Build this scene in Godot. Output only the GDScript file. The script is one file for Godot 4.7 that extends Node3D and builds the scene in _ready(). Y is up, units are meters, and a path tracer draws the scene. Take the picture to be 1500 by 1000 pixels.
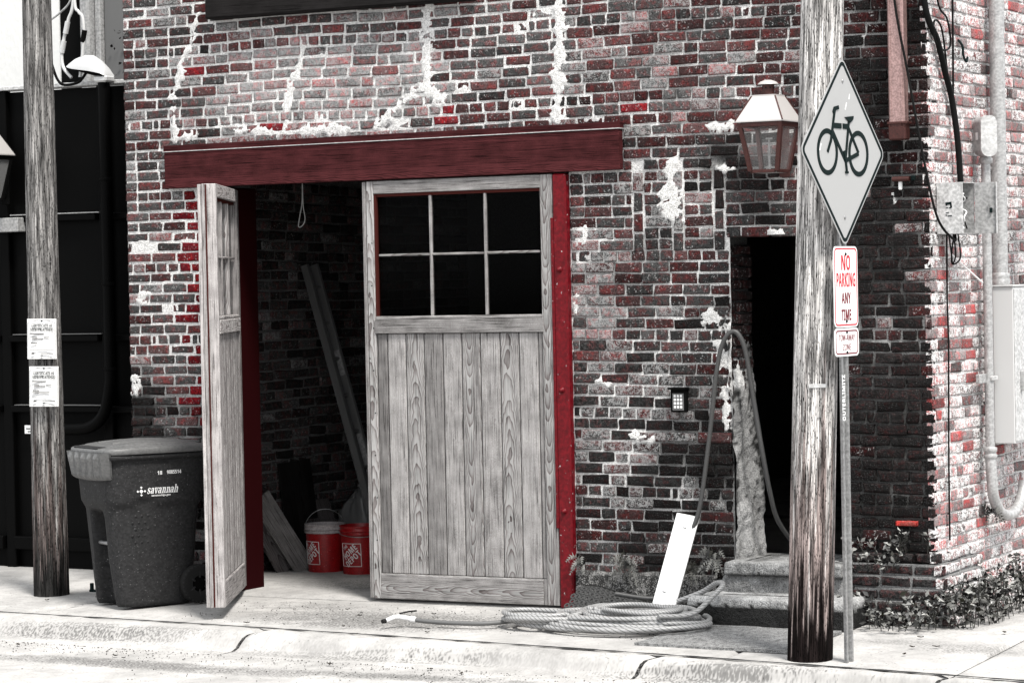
extends Node3D
# A brick garage front with weathered wooden doors on a narrow street.
# World: the brick front is the plane z = 0, x runs right along it, y is up, metres.

const WALL_LEFT := -2.74
const CORNER := 3.36
const COURSE := 0.0735

var rng := RandomNumberGenerator.new()
var nz := FastNoiseLite.new()
var nz2 := FastNoiseLite.new()
var taken := {}
var M := {}
var T := {}

# ---------------------------------------------------------------- mesh builder
class MB:
	var v := PackedVector3Array()
	var n := PackedVector3Array()
	var c := PackedColorArray()
	var uv := PackedVector2Array()
	var idx := PackedInt32Array()
	var t := Transform3D()
	var col := Color(1, 1, 1)
	var grain := -1
	var us := Vector2(1, 1)
	var uo := Vector2()

	func put(p: Vector3, nn: Vector3, u := Vector2()) -> void:
		v.append(t * p)
		n.append((t.basis * nn).normalized())
		c.append(col)
		if grain >= 0:
			var a := (grain + 1) % 3
			var b := (grain + 2) % 3
			var across := p[a] if absf(nn[a]) < absf(nn[b]) else p[b]
			if absf(nn[grain]) > 0.8:
				uv.append(Vector2(p[a] * us.x + uo.x, p[b] * us.x + uo.y))
			else:
				uv.append(Vector2(across * us.x + uo.x, p[grain] * us.y + uo.y))
		else:
			uv.append(u)

	func quad(a: Vector3, b: Vector3, cc: Vector3, d: Vector3) -> void:
		var nn := (b - a).cross(cc - a)
		if nn.length_squared() < 1e-16:
			nn = (cc - a).cross(d - a)
		nn = nn.normalized()
		var i := v.size()
		put(a, nn, Vector2(0, 0)); put(b, nn, Vector2(1, 0)); put(cc, nn, Vector2(1, 1)); put(d, nn, Vector2(0, 1))
		idx.append_array([i, i + 2, i + 1, i, i + 3, i + 2])

	func tri(a: Vector3, b: Vector3, cc: Vector3) -> void:
		var nn := (b - a).cross(cc - a).normalized()
		var i := v.size()
		put(a, nn); put(b, nn); put(cc, nn)
		idx.append_array([i, i + 2, i + 1])

	func face(p: Array, out: Vector3) -> void:
		var nn: Vector3 = (p[1] - p[0]).cross(p[2] - p[0])
		if nn.dot(out) < 0.0:
			p.reverse()
		if p.size() == 3:
			tri(p[0], p[1], p[2])
		else:
			quad(p[0], p[1], p[2], p[3])

	func box(ctr: Vector3, size: Vector3, bev := 0.0) -> void:
		var h := size * 0.5
		var b := minf(bev, minf(h.x, minf(h.y, h.z)) * 0.9)
		var vv := func(s: Vector3, ax: int) -> Vector3:
			var q := Vector3(s.x * (h.x - b), s.y * (h.y - b), s.z * (h.z - b))
			q[ax] = s[ax] * h[ax]
			return ctr + q
		for ax in 3:
			var a1 := (ax + 1) % 3
			var a2 := (ax + 2) % 3
			for s in [-1.0, 1.0]:
				var pts := []
				for k in [[-1.0, -1.0], [1.0, -1.0], [1.0, 1.0], [-1.0, 1.0]]:
					var sg := Vector3.ZERO
					sg[ax] = s; sg[a1] = k[0]; sg[a2] = k[1]
					pts.append(vv.call(sg, ax))
				var o := Vector3.ZERO
				o[ax] = s
				face(pts, o)
		if b <= 0.0:
			return
		for ax in 3:
			var a1 := (ax + 1) % 3
			var a2 := (ax + 2) % 3
			for s1 in [-1.0, 1.0]:
				for s2 in [-1.0, 1.0]:
					var lo := Vector3.ZERO
					lo[ax] = -1.0; lo[a1] = s1; lo[a2] = s2
					var hi := lo
					hi[ax] = 1.0
					var o := lo
					o[ax] = 0.0
					face([vv.call(lo, a1), vv.call(hi, a1), vv.call(hi, a2), vv.call(lo, a2)], o)
		for sx in [-1.0, 1.0]:
			for sy in [-1.0, 1.0]:
				for sz in [-1.0, 1.0]:
					var s3 := Vector3(sx, sy, sz)
					face([vv.call(s3, 0), vv.call(s3, 1), vv.call(s3, 2)], s3)

	# a surface through rows of points; wrap closes each row
	func sheet(rows: Array, wrap := false, flip := false, uvs := Vector2(1, 1)) -> void:
		var nr := rows.size()
		var nc: int = rows[0].size()
		var base := v.size()
		for r in nr:
			for k in nc:
				var p: Vector3 = rows[r][k]
				var kl := k - 1
				var kr := k + 1
				if wrap:
					kl = (k - 1 + nc) % nc
					kr = (k + 1) % nc
				kl = maxi(kl, 0)
				kr = mini(kr, nc - 1)
				var du: Vector3 = rows[r][kr] - rows[r][kl]
				var dv: Vector3 = rows[mini(r + 1, nr - 1)][k] - rows[maxi(r - 1, 0)][k]
				var nn := du.cross(dv)
				if nn.length_squared() < 1e-18:
					nn = Vector3.UP
				if flip:
					nn = -nn
				put(p, nn.normalized(), Vector2(float(k) / (nc if wrap else nc - 1) * uvs.x, float(r) / (nr - 1) * uvs.y))
		for r in nr - 1:
			for k in (nc if wrap else nc - 1):
				var a := base + r * nc + k
				var b := base + r * nc + (k + 1) % nc
				var d := base + (r + 1) * nc + k
				var e := base + (r + 1) * nc + (k + 1) % nc
				if flip:
					idx.append_array([a, b, e, a, e, d])
				else:
					idx.append_array([a, e, b, a, d, e])

	func tube(pts: Array, r, sides := 8, caps := true) -> void:
		var m := pts.size()
		var up := Vector3.UP
		var d0: Vector3 = (pts[1] - pts[0]).normalized()
		if absf(d0.dot(up)) > 0.95:
			up = Vector3.RIGHT
		var side := d0.cross(up).normalized()
		var rows := []
		for i in m:
			var d: Vector3 = (pts[mini(i + 1, m - 1)] - pts[maxi(i - 1, 0)]).normalized()
			side = (side - d * side.dot(d)).normalized()
			var u2 := side.cross(d)
			var rr: float = r[i] if r is Array else r
			var row := []
			for k in sides:
				var a := TAU * k / sides
				row.append(pts[i] + (side * cos(a) + u2 * sin(a)) * rr)
			rows.append(row)
		var total := 0.0
		for i in m - 1: total += pts[i].distance_to(pts[i + 1])
		sheet(rows, true, true, Vector2(1, total))
		if caps:
			for e in [0, m - 1]:
				var out: Vector3 = (pts[0] - pts[1]) if e == 0 else (pts[m - 1] - pts[m - 2])
				for k in range(1, sides - 1):
					face([rows[e][0], rows[e][k], rows[e][k + 1]], out)

	# profile of (radius, height) turned round y
	func lathe(prof: Array, sides := 32) -> void:
		var rows := []
		for p in prof:
			var row := []
			for k in sides:
				var a := TAU * k / sides
				row.append(Vector3(cos(a) * p.x, p.y, sin(a) * p.x))
			rows.append(row)
		sheet(rows, true, true)

	# flat outline in xy, thick along z from z0 to z1
	func prism(poly: PackedVector2Array, z0: float, z1: float) -> void:
		var tr := Geometry2D.triangulate_polygon(poly)
		for k in range(0, tr.size(), 3):
			var a := poly[tr[k]]
			var b := poly[tr[k + 1]]
			var d := poly[tr[k + 2]]
			face([Vector3(a.x, a.y, z1), Vector3(b.x, b.y, z1), Vector3(d.x, d.y, z1)], Vector3(0, 0, 1))
			face([Vector3(a.x, a.y, z0), Vector3(b.x, b.y, z0), Vector3(d.x, d.y, z0)], Vector3(0, 0, -1))
		var cw := Geometry2D.is_polygon_clockwise(poly)
		for k in poly.size():
			var a := poly[k]
			var b := poly[(k + 1) % poly.size()]
			var e := b - a
			var o := Vector3(e.y, -e.x, 0) * (-1.0 if cw else 1.0)
			face([Vector3(a.x, a.y, z0), Vector3(b.x, b.y, z0), Vector3(b.x, b.y, z1), Vector3(a.x, a.y, z1)], o)

	# outline with a hole of the same number of points
	func ring(outer: PackedVector2Array, inner: PackedVector2Array, z0: float, z1: float) -> void:
		for k in outer.size():
			var j := (k + 1) % outer.size()
			var a := outer[k]
			var b := outer[j]
			var d := inner[j]
			var e := inner[k]
			face([Vector3(a.x, a.y, z1), Vector3(b.x, b.y, z1), Vector3(d.x, d.y, z1), Vector3(e.x, e.y, z1)], Vector3(0, 0, 1))
			face([Vector3(a.x, a.y, z0), Vector3(b.x, b.y, z0), Vector3(b.x, b.y, z1), Vector3(a.x, a.y, z1)], Vector3(a.x - e.x, a.y - e.y, 0))
			face([Vector3(e.x, e.y, z0), Vector3(d.x, d.y, z0), Vector3(d.x, d.y, z1), Vector3(e.x, e.y, z1)], Vector3(e.x - a.x, e.y - a.y, 0))

	func mesh() -> ArrayMesh:
		return into(ArrayMesh.new())

	func into(am: ArrayMesh) -> ArrayMesh:
		if idx.is_empty():
			return am
		var a := []
		a.resize(Mesh.ARRAY_MAX)
		a[Mesh.ARRAY_VERTEX] = v
		a[Mesh.ARRAY_NORMAL] = n
		a[Mesh.ARRAY_COLOR] = c
		a[Mesh.ARRAY_TEX_UV] = uv
		a[Mesh.ARRAY_INDEX] = idx
		am.add_surface_from_arrays(Mesh.PRIMITIVE_TRIANGLES, a)
		return am

# ---------------------------------------------------------------- scene helpers
func numbered(called: String) -> String:
	var k: int = taken.get(called, 0)
	taken[called] = k + 1
	return called if k == 0 else "%s_%03d" % [called, k]

func tag(o: Node, label: String, category := "", group := "", kind := "") -> Node:
	if label: o.set_meta("label", label)
	if category: o.set_meta("category", category)
	if group: o.set_meta("group", group)
	if kind: o.set_meta("kind", kind)
	return o

func thing(called: String, label: String, category: String, at := Vector3.ZERO, turn := 0.0, group := "") -> Node3D:
	var o := Node3D.new()
	o.name = numbered(called)
	add_child(o)
	o.position = at
	o.rotation.y = turn
	tag(o, label, category, group)
	return o

func part(called: String, m, mat: Material, parent: Node) -> MeshInstance3D:
	var o := MeshInstance3D.new()
	o.name = numbered(called) if parent == self else called
	o.mesh = m.mesh() if m is MB else m
	o.material_override = mat
	o.cast_shadow = GeometryInstance3D.SHADOW_CASTING_SETTING_ON
	parent.add_child(o, true)
	return o

func one_box(called: String, ctr: Vector3, size: Vector3, bev: float, mat: Material, parent: Node, grain := -1) -> MeshInstance3D:
	var b := MB.new()
	b.grain = grain
	b.uo = Vector2(rng.randf(), rng.randf())
	b.us = Vector2(0.83, 0.33)
	b.box(Vector3.ZERO, size, bev)
	var o := part(called, b, mat, parent)
	o.position = ctr
	return o

func lin(r: float, g: float, b: float) -> Color:
	return Color(r, g, b).linear_to_srgb()

func plain(r: float, g: float, b: float, rough := 0.8, metal := 0.0) -> StandardMaterial3D:
	var m := StandardMaterial3D.new()
	m.albedo_color = lin(r, g, b)
	m.roughness = rough
	m.metallic = metal
	if metal == 0.0 and (r + g + b < 0.2 or rough > 0.7): m.metallic_specular = 0.15
	return m

func tinted(rough := 0.9) -> StandardMaterial3D:
	var m := StandardMaterial3D.new()
	m.vertex_color_use_as_albedo = true
	m.metallic_specular = 0.15
	m.roughness = rough
	return m

func tri1(m: StandardMaterial3D, tex: Texture2D, scale: float) -> void:
	m.albedo_texture = tex
	m.uv1_triplanar = true
	m.uv1_world_triplanar = true
	m.uv1_scale = Vector3.ONE * scale

func overlay(m: StandardMaterial3D, tex: Texture2D, scale: float) -> void:
	m.detail_enabled = true
	m.detail_blend_mode = BaseMaterial3D.BLEND_MODE_MIX
	m.detail_albedo = tex
	m.detail_uv_layer = BaseMaterial3D.DETAIL_UV_2
	m.uv2_triplanar = true
	m.uv2_world_triplanar = true
	m.uv2_scale = Vector3.ONE * scale

func relief(m: StandardMaterial3D, tex: Texture2D, cm: float) -> void:
	m.heightmap_enabled = true
	m.heightmap_texture = tex
	m.heightmap_scale = cm

func text_part(s: String, h: float, mat: Material, parent: Node, at: Vector3, font := "Droid Sans", bold := 400, width := 1.0, called := "lettering", italic := false, max_w := 0.0) -> MeshInstance3D:
	var f := SystemFont.new()
	f.font_names = PackedStringArray([font])
	f.font_weight = bold
	f.font_italic = italic
	var tm := TextMesh.new()
	tm.text = s
	tm.font = f
	tm.font_size = 32
	tm.pixel_size = h / 32.0 * 1.38
	tm.depth = 0.0016
	tm.curve_step = 2.0
	var o := part(called, tm, mat, parent)
	o.position = at
	if max_w > 0.0:
		width = max_w / maxf(tm.get_aabb().size.x, 0.001)
	o.scale = Vector3(width, 1, 1)
	return o

# ---------------------------------------------------------------- textures
func bytes(w: int, h: int, freq: float, sd: int, oct := 4, kind := FastNoiseLite.TYPE_SIMPLEX_SMOOTH) -> PackedByteArray:
	var f := FastNoiseLite.new()
	f.seed = sd
	f.noise_type = kind
	f.frequency = freq
	f.fractal_octaves = oct
	var im := f.get_seamless_image(w, h)
	im.convert(Image.FORMAT_L8)
	return im.get_data()

func stretched(w: int, h: int, sw: int, sh: int, freq: float, sd: int, oct := 4) -> PackedByteArray:
	var f := FastNoiseLite.new()
	f.seed = sd
	f.frequency = freq
	f.fractal_octaves = oct
	var im := f.get_seamless_image(sw, sh)
	im.convert(Image.FORMAT_L8)
	im.resize(w, h, Image.INTERPOLATE_CUBIC)
	return im.get_data()

func tex_of(w: int, h: int, data: PackedByteArray, fmt := Image.FORMAT_RGB8) -> ImageTexture:
	return ImageTexture.create_from_image(Image.create_from_data(w, h, false, fmt, data))

func b8(x: float) -> int:
	return clampi(int(x * 255.0), 0, 255)

func make_textures() -> void:
	var s := 1024
	# brick: fired clay, red and grey blotches, pits
	var a := bytes(s, s, 0.012, 3)
	var b := bytes(s, s, 0.09, 5, 3)
	var d := bytes(s, s, 0.03, 9, 4)
	var out := PackedByteArray()
	out.resize(s * s * 3)
	var hgt := PackedByteArray()
	hgt.resize(s * s)
	var lime := PackedByteArray()
	lime.resize(s * s * 4)
	var wash := PackedByteArray()
	wash.resize(s * s * 4)
	var haze := PackedByteArray()
	haze.resize(s * s * 4)
	var moss := PackedByteArray()
	moss.resize(s * s * 4)
	for i in s * s:
		var x := a[i] / 255.0
		var y := b[i] / 255.0
		var z := d[i] / 255.0
		var red := smoothstep(0.42, 0.66, x * 0.6 + z * 0.4)
		var l := 0.5 + 0.75 * (y - 0.35) + 0.3 * (z - 0.5)
		if y < 0.27: l *= 0.35
		l = clampf(l, 0.08, 1.0)
		out[i * 3] = b8(sqrt(l) * lerpf(0.80, 1.0, red))
		out[i * 3 + 1] = b8(sqrt(l) * lerpf(0.80, 0.70, red))
		out[i * 3 + 2] = b8(sqrt(l) * lerpf(0.80, 0.70, red))
		hgt[i] = b8(0.5 * y + 0.5 * z)
		# lime specks: a few, and a heavy wash
		var g := y * 0.62 + z * 0.38
		var al := smoothstep(0.63, 0.74, g + 0.12 * (x - 0.5))
		var aw := smoothstep(0.44, 0.60, g + 0.30 * (0.55 - x))
		var am := smoothstep(0.40, 0.50, g + 0.25 * (x - 0.5))
		for q in 3:
			lime[i * 4 + q] = 214
			wash[i * 4 + q] = 225
			haze[i * 4 + q] = 158
			moss[i * 4 + q] = 22 if y < 0.77 else 105
		lime[i * 4 + 3] = b8(al * 0.35)
		wash[i * 4 + 3] = b8(aw * 0.84)
		haze[i * 4 + 3] = b8(aw * 0.62)
		moss[i * 4 + 3] = b8(am * 0.92)
	T.brick = tex_of(s, s, out)
	T.rough = tex_of(s, s, hgt, Image.FORMAT_L8)
	T.lime = tex_of(s, s, lime, Image.FORMAT_RGBA8)
	T.wash = tex_of(s, s, wash, Image.FORMAT_RGBA8)
	T.haze = tex_of(s, s, haze, Image.FORMAT_RGBA8)
	T.moss = tex_of(s, s, moss, Image.FORMAT_RGBA8)
	# mortar
	for i in s * s:
		var y := b[i] / 255.0
		var z := d[i] / 255.0
		var l := clampf(0.80 + 0.5 * (y - 0.45) + 0.25 * (z - 0.5), 0.1, 1.0)
		if y < 0.22: l *= 0.4
		for q in 3: out[i * 3 + q] = b8(l)
	T.mortar = tex_of(s, s, out)
	# wood: eight sawn boards side by side, u across 1.2 m, v along 3 m
	var w := 1024
	var h := 2048
	var n1 := stretched(w, h, 256, 256, 0.02, 21, 3)
	var n2 := stretched(w, h, 1024, 64, 0.12, 22, 3)
	var n3 := bytes(w, h, 0.008, 23, 3)
	var wood := PackedByteArray()
	wood.resize(w * h * 3)
	var wr := RandomNumberGenerator.new()
	wr.seed = 5
	var bands := []
	for k in 8:
		bands.append([wr.randf_range(-0.02, 0.02), wr.randf_range(5.0, 8.0) * (1 if k % 2 == 0 else -1), wr.randf_range(650.0, 1300.0), k != 0 and k != 3 and k != 6, wr.randf_range(0.88, 1.1)])
	for j in h:
		var vv := j * 3.0 / h
		for i in w:
			var at := j * w + i
			var k := i >> 7
			var bd: Array = bands[k]
			var u := ((i & 127) / 127.0 - 0.5) * 0.15 - float(bd[0])
			var q1 := n1[at] / 255.0 - 0.5
			var q2 := n2[at] / 255.0
			var q3 := n3[at] / 255.0
			var f: float
			if bd[3]:
				f = u * (150.0 + 20.0 * k) + q1 * 4.0 + q3 * 3.0
			else:
				f = u * u * float(bd[2]) + vv * float(bd[1]) + q1 * 1.3 + q3 * 1.4
			var fr := f - floorf(f)
			var line := pow(fr, 2.6)
			var l := float(bd[4]) * (0.92 - 0.38 * line - 0.30 * (0.60 - q2) + 0.22 * (q3 - 0.5))
			if q2 < 0.24: l -= 0.22
			l = clampf(l, 0.05, 1.0)
			var tint := 0.03 * line
			wood[at * 3] = b8(l + tint)
			wood[at * 3 + 1] = b8(l - tint * 0.3)
			wood[at * 3 + 2] = b8(l - tint * 0.3)
	T.wood = tex_of(w, h, wood)
	# pole: long checks and dashes, u round the pole, v up 2 m
	w = 1024
	h = 1024
	n1 = stretched(w, h, 1024, 48, 0.11, 31, 3)
	n2 = stretched(w, h, 1024, 128, 0.045, 32, 4)
	n3 = stretched(w, h, 512, 96, 0.03, 33, 3)
	var dash := stretched(w, h, 512, 256, 0.16, 34, 2)
	var pole := PackedByteArray()
	pole.resize(w * h * 3)
	var ph := PackedByteArray()
	ph.resize(w * h)
	for i in w * h:
		var q1 := n1[i] / 255.0
		var q2 := n2[i] / 255.0
		var q3 := n3[i] / 255.0
		var q4 := dash[i] / 255.0
		var l := 0.80 + 0.55 * (q1 - 0.5) + 0.4 * (q3 - 0.5)
		var crack := smoothstep(0.035, 0.0, absf(q2 - 0.5)) + smoothstep(0.24, 0.16, q4) * 0.9
		l = l * l * 1.15 - 0.6 * minf(crack, 1.0)
		l = clampf(l, 0.03, 1.0)
		pole[i * 3] = b8(l)
		pole[i * 3 + 1] = b8(l * 0.985)
		pole[i * 3 + 2] = b8(l * 0.975)
		ph[i] = b8(clampf(0.7 - 0.6 * minf(crack, 1.0) + 0.3 * (q1 - 0.5), 0, 1))
	T.pole = tex_of(w, h, pole)
	T.pole_h = tex_of(w, h, ph, Image.FORMAT_L8)
	# dirty metal and plastic
	for i in s * s:
		var y := b[i] / 255.0
		var z := d[i] / 255.0
		var x := a[i] / 255.0
		var l := clampf(0.86 + 0.35 * (z - 0.5) + 0.2 * (x - 0.5), 0.1, 1.0)
		if y > 0.80: l = minf(1.0, l + 0.15)
		for q in 3: out[i * 3 + q] = b8(l)
	T.dirt = tex_of(s, s, out)
	# splashes of dried mud and paint: sparse light spots
	var sp := bytes(s, s, 0.10, 41, 2, FastNoiseLite.TYPE_CELLULAR)
	for i in s * s:
		var y := b[i] / 255.0
		var z := d[i] / 255.0
		var al := smoothstep(0.84, 0.90, y * 0.8 + z * 0.30)
		for q in 3: lime[i * 4 + q] = 190
		lime[i * 4 + 3] = b8(al * 0.8)
		sp[i] = b8(al)
	T.specks = tex_of(s, s, lime, Image.FORMAT_RGBA8)

# The pavement map: 8.6 m by 4.6 m of concrete with sand and grime where they lie.
func grime(x: float, z: float) -> float:
	var g := 0.0
	var sp := [[-1.0, 2.35, 1.7, 0.22, 1.0], [0.9, 2.25, 1.4, 0.16, 0.9], [-0.1, 0.80, 1.3, 0.50, 1.0], [-1.0, 0.35, 0.6, 0.25, 0.5],
		[-2.0, 1.52, 1.2, 0.10, 0.7], [0.2, 1.72, 1.5, 0.07, 0.6], [2.6, 1.85, 0.9, 0.08, 0.8], [3.9, 0.9, 0.5, 0.25, 0.5], [1.5, 0.6, 0.9, 0.45, 0.8], [3.4, 0.75, 0.4, 0.14, 0.5], [-1.2, -0.8, 0.8, 0.4, 0.6], [-3.6, 0.9, 0.5, 0.2, 0.4]]
	for k in sp:
		var dx: float = (x - k[0]) / k[2]
		var dz: float = (z - k[1]) / k[3]
		g = maxf(g, k[4] * (1.0 - clampf(dx * dx + dz * dz, 0, 1)))
	return g

func make_ground_texture() -> void:
	var w := 2048
	var h := 1024
	var a := bytes(w, h, 0.006, 51, 5)
	var b := bytes(w, h, 0.20, 52, 2)
	var d := bytes(w, h, 0.035, 53, 4)
	var out := PackedByteArray()
	out.resize(w * h * 3)
	var coarse := PackedFloat32Array()
	coarse.resize(257 * 129)
	for j in 129:
		for i in 257:
			coarse[j * 257 + i] = grime(-3.8 + 8.6 * i / 256.0, -1.2 + 4.6 * j / 128.0)
	for j in h:
		for i in w:
			var at := j * w + i
			var x := a[at] / 255.0
			var y := b[at] / 255.0
			var z := d[at] / 255.0
			var gi := i >> 3
			var gj := j >> 3
			var g := coarse[gj * 257 + gi]
			var l := 0.93 + 0.12 * (z - 0.5) + 0.20 * (x - 0.5) + 0.10 * (y - 0.5)
			var sand := smoothstep(0.52, 0.40, y * 0.55 + z * 0.25 + x * 0.2 - g * 0.14 + 0.05)
			var m := clampf(g * 1.5 + 0.9 * (x - 0.42), 0.0, 1.0)
			l -= 0.22 * sand * m + 0.16 * g * smoothstep(0.30, 0.62, x * 0.6 + z * 0.4)
			if y < 0.13 and z < 0.47: l -= 0.25
			if absf(x - 0.5) < 0.0035 and z > 0.55: l -= 0.20
			l = clampf(l, 0.05, 1.0)
			var q := b8(l)
			out[at * 3] = q
			out[at * 3 + 1] = b8(l * 0.995)
			out[at * 3 + 2] = b8(l * 0.99)
	T.ground = tex_of(w, h, out)

func make_materials() -> void:
	var m := tinted(0.95)
	tri1(m, T.brick, 0.8)
	relief(m, T.rough, 0.35)
	overlay(m, T.lime, 0.71)
	M.brick0 = m
	m = tinted(0.95)
	tri1(m, T.brick, 0.8)
	relief(m, T.rough, 0.35)
	overlay(m, T.haze, 0.93)
	M.brick1 = m
	m = tinted(0.95)
	tri1(m, T.brick, 0.8)
	relief(m, T.rough, 0.35)
	overlay(m, T.wash, 0.83)
	M.brick3 = m
	m = tinted(0.97)
	tri1(m, T.brick, 0.8)
	relief(m, T.rough, 0.5)
	overlay(m, T.moss, 1.13)
	M.brick2 = m
	m = tinted(0.97)
	tri1(m, T.mortar, 1.1)
	relief(m, T.rough, 0.4)
	M.mortar = m
	m = plain(0.42, 0.415, 0.41, 0.75)
	m.vertex_color_use_as_albedo = true
	m.albedo_texture = T.wood
	relief(m, T.wood, 0.05)
	M.wood = m
	m = plain(0.50, 0.485, 0.48, 0.8)
	m.vertex_color_use_as_albedo = true
	m.albedo_texture = T.wood
	relief(m, T.wood, 0.12)
	M.wood_worn = m
	m = plain(0.075, 0.020, 0.022, 0.75)
	m.albedo_texture = T.wood
	relief(m, T.wood, 0.22)
	M.red_wood = m
	m = plain(0.15, 0.004, 0.009, 0.42)
	m.metallic_specular = 0.3
	tri1(m, T.dirt, 0.9)
	overlay(m, T.specks, 0.35)
	M.red_paint = m
	m = plain(0.018, 0.017, 0.017, 0.8)
	m.albedo_texture = T.wood
	relief(m, T.wood, 0.3)
	M.black_wood = m
	m = tinted(0.9)
	m.albedo_texture = T.pole
	relief(m, T.pole_h, 0.8)
	M.pole = m
	m = plain(0.41, 0.405, 0.40, 0.92)
	m.albedo_texture = T.ground
	M.concrete = m
	m = plain(0.34, 0.335, 0.33, 0.95)
	tri1(m, T.mortar, 0.9)
	relief(m, T.rough, 0.8)
	overlay(m, T.moss, 0.8)
	M.step = m
	m = tinted(0.95)
	tri1(m, T.mortar, 0.9)
	relief(m, T.rough, 0.9)
	M.stone = m
	M.black = plain(0.0015, 0.0015, 0.0015, 0.5)
	M.matt_black = plain(0.003, 0.003, 0.003, 0.8)
	M.lining = plain(0.20, 0.19, 0.185, 0.95)
	tri1(M.lining, T.mortar, 0.7)
	m = plain(0.42, 0.42, 0.42, 0.38, 0.65)
	tri1(m, T.dirt, 1.5)
	M.zinc = m
	m = plain(0.62, 0.62, 0.62, 0.5)
	tri1(m, T.dirt, 1.2)
	M.white_paint = m
	m = plain(0.40, 0.40, 0.40, 0.5)
	tri1(m, T.dirt, 1.2)
	M.grey_paint = m
	m = plain(0.075, 0.022, 0.018, 0.5, 0.4)
	tri1(m, T.dirt, 2.0)
	M.copper = m
	m = plain(0.52, 0.34, 0.32, 0.35, 0.6)
	tri1(m, T.dirt, 2.0)
	M.copper_pale = m
	m = plain(0.038, 0.038, 0.039, 0.5)
	tri1(m, T.dirt, 1.4)
	overlay(m, T.specks, 0.9)
	M.bin = m
	m = plain(0.13, 0.13, 0.13, 0.5)
	tri1(m, T.dirt, 1.4)
	M.bin_lid = m
	m = plain(0.42, 0.006, 0.010, 0.4)
	tri1(m, T.dirt, 2.0)
	overlay(m, T.specks, 0.8)
	M.bucket = m
	M.white = plain(0.75, 0.75, 0.75, 0.6)
	M.ink = plain(0.006, 0.012, 0.012, 0.6)
	M.rubber = plain(0.018, 0.018, 0.018, 0.75)
	M.cable = plain(0.008, 0.008, 0.008, 0.5)
	m = plain(0.38, 0.38, 0.38, 0.4)
	var hp := PackedByteArray()
	hp.resize(64 * 64 * 3)
	for i in 4096:
		var q := (i % 64 + (i / 64) * 2) % 32
		var l := 0.62 if q < 9 else 1.0
		for c in 3: hp[i * 3 + c] = b8(l * (0.9 + 0.1 * sin(i * 12.9898)))
	m.albedo_texture = tex_of(64, 64, hp)
	m.uv1_scale = Vector3(2, 9, 1)
	M.hose = m
	M.sign_face = plain(0.33, 0.33, 0.33, 0.5)
	M.sign_white = plain(0.80, 0.80, 0.80, 0.5)
	M.sign_red = plain(0.45, 0.008, 0.02, 0.5)
	M.sign_dark_red = plain(0.14, 0.012, 0.02, 0.5)
	var g := StandardMaterial3D.new()
	g.albedo_color = Color(0.0, 0.0, 0.0, 0.45)
	g.metallic_specular = 0.1
	g.transparency = BaseMaterial3D.TRANSPARENCY_ALPHA
	g.roughness = 0.04
	M.glass = g
	g = StandardMaterial3D.new()
	g.albedo_color = Color(0.9, 0.9, 0.9, 0.05)
	g.metallic_specular = 0.3
	g.transparency = BaseMaterial3D.TRANSPARENCY_ALPHA
	g.roughness = 0.05
	M.lamp_glass = g
	m = plain(0.66, 0.66, 0.65, 0.9)
	relief(m, T.rough, 0.3)
	M.stucco = m
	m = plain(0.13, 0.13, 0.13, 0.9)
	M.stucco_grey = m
	m = plain(0.16, 0.16, 0.16, 0.9)
	tri1(m, T.mortar, 1.3)
	overlay(m, T.haze, 1.0)
	M.mat = m
	M.leaf = tinted(0.7)

# ---------------------------------------------------------------- brickwork
func bump(x: float, y: float, cx: float, cy: float, rx: float, ry: float) -> float:
	var a := (x - cx) / rx
	var b := (y - cy) / ry
	return clampf(1.0 - (a * a + b * b), 0.0, 1.0)

func mossy(x: float, y: float) -> float:
	var d := 0.0
	if x > 2.75: d = lerpf(1.0, 0.55, smoothstep(0.9, 2.3, y + 0.5 * nz.get_noise_2d(x * 90.0, y * 60.0)))
	d = maxf(d, 0.45 * smoothstep(1.05, 0.45, y))
	if x < -2.05: d = maxf(d, 0.65 * smoothstep(1.75, 1.2, y))
	d = maxf(d, 0.95 * bump(x, y, 2.12, 2.76, 0.42, 0.34))
	d = maxf(d, 0.9 * bump(x, y, 1.85, 1.95, 0.25, 0.14))
	d = maxf(d, 0.8 * bump(x, y, 1.75, 1.05, 0.4, 0.4))
	return clampf(d + 0.7 * nz.get_noise_2d(x * 110.0, y * 110.0) * smoothstep(0.0, 0.2, d), 0.0, 1.0)

func limed(x: float, y: float) -> float:
	var d := 0.14
	d = maxf(d, 1.1 * bump(x, y, -1.25, 3.45, 1.1, 0.5))
	d = maxf(d, 0.8 * bump(x, y, -0.35, 3.45, 0.6, 0.4))
	d = maxf(d, 1.1 * bump(x, y, 1.25, 1.10, 0.8, 0.75))
	d = maxf(d, 0.9 * bump(x, y, 1.05, 2.0, 0.2, 0.8))
	d = maxf(d, 0.9 * bump(x, y, 1.62, 2.65, 0.25, 0.25))
	return clampf(d + 0.3 * nz.get_noise_2d(x * 45.0 + 90.0, y * 45.0), 0.0, 1.0)

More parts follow.
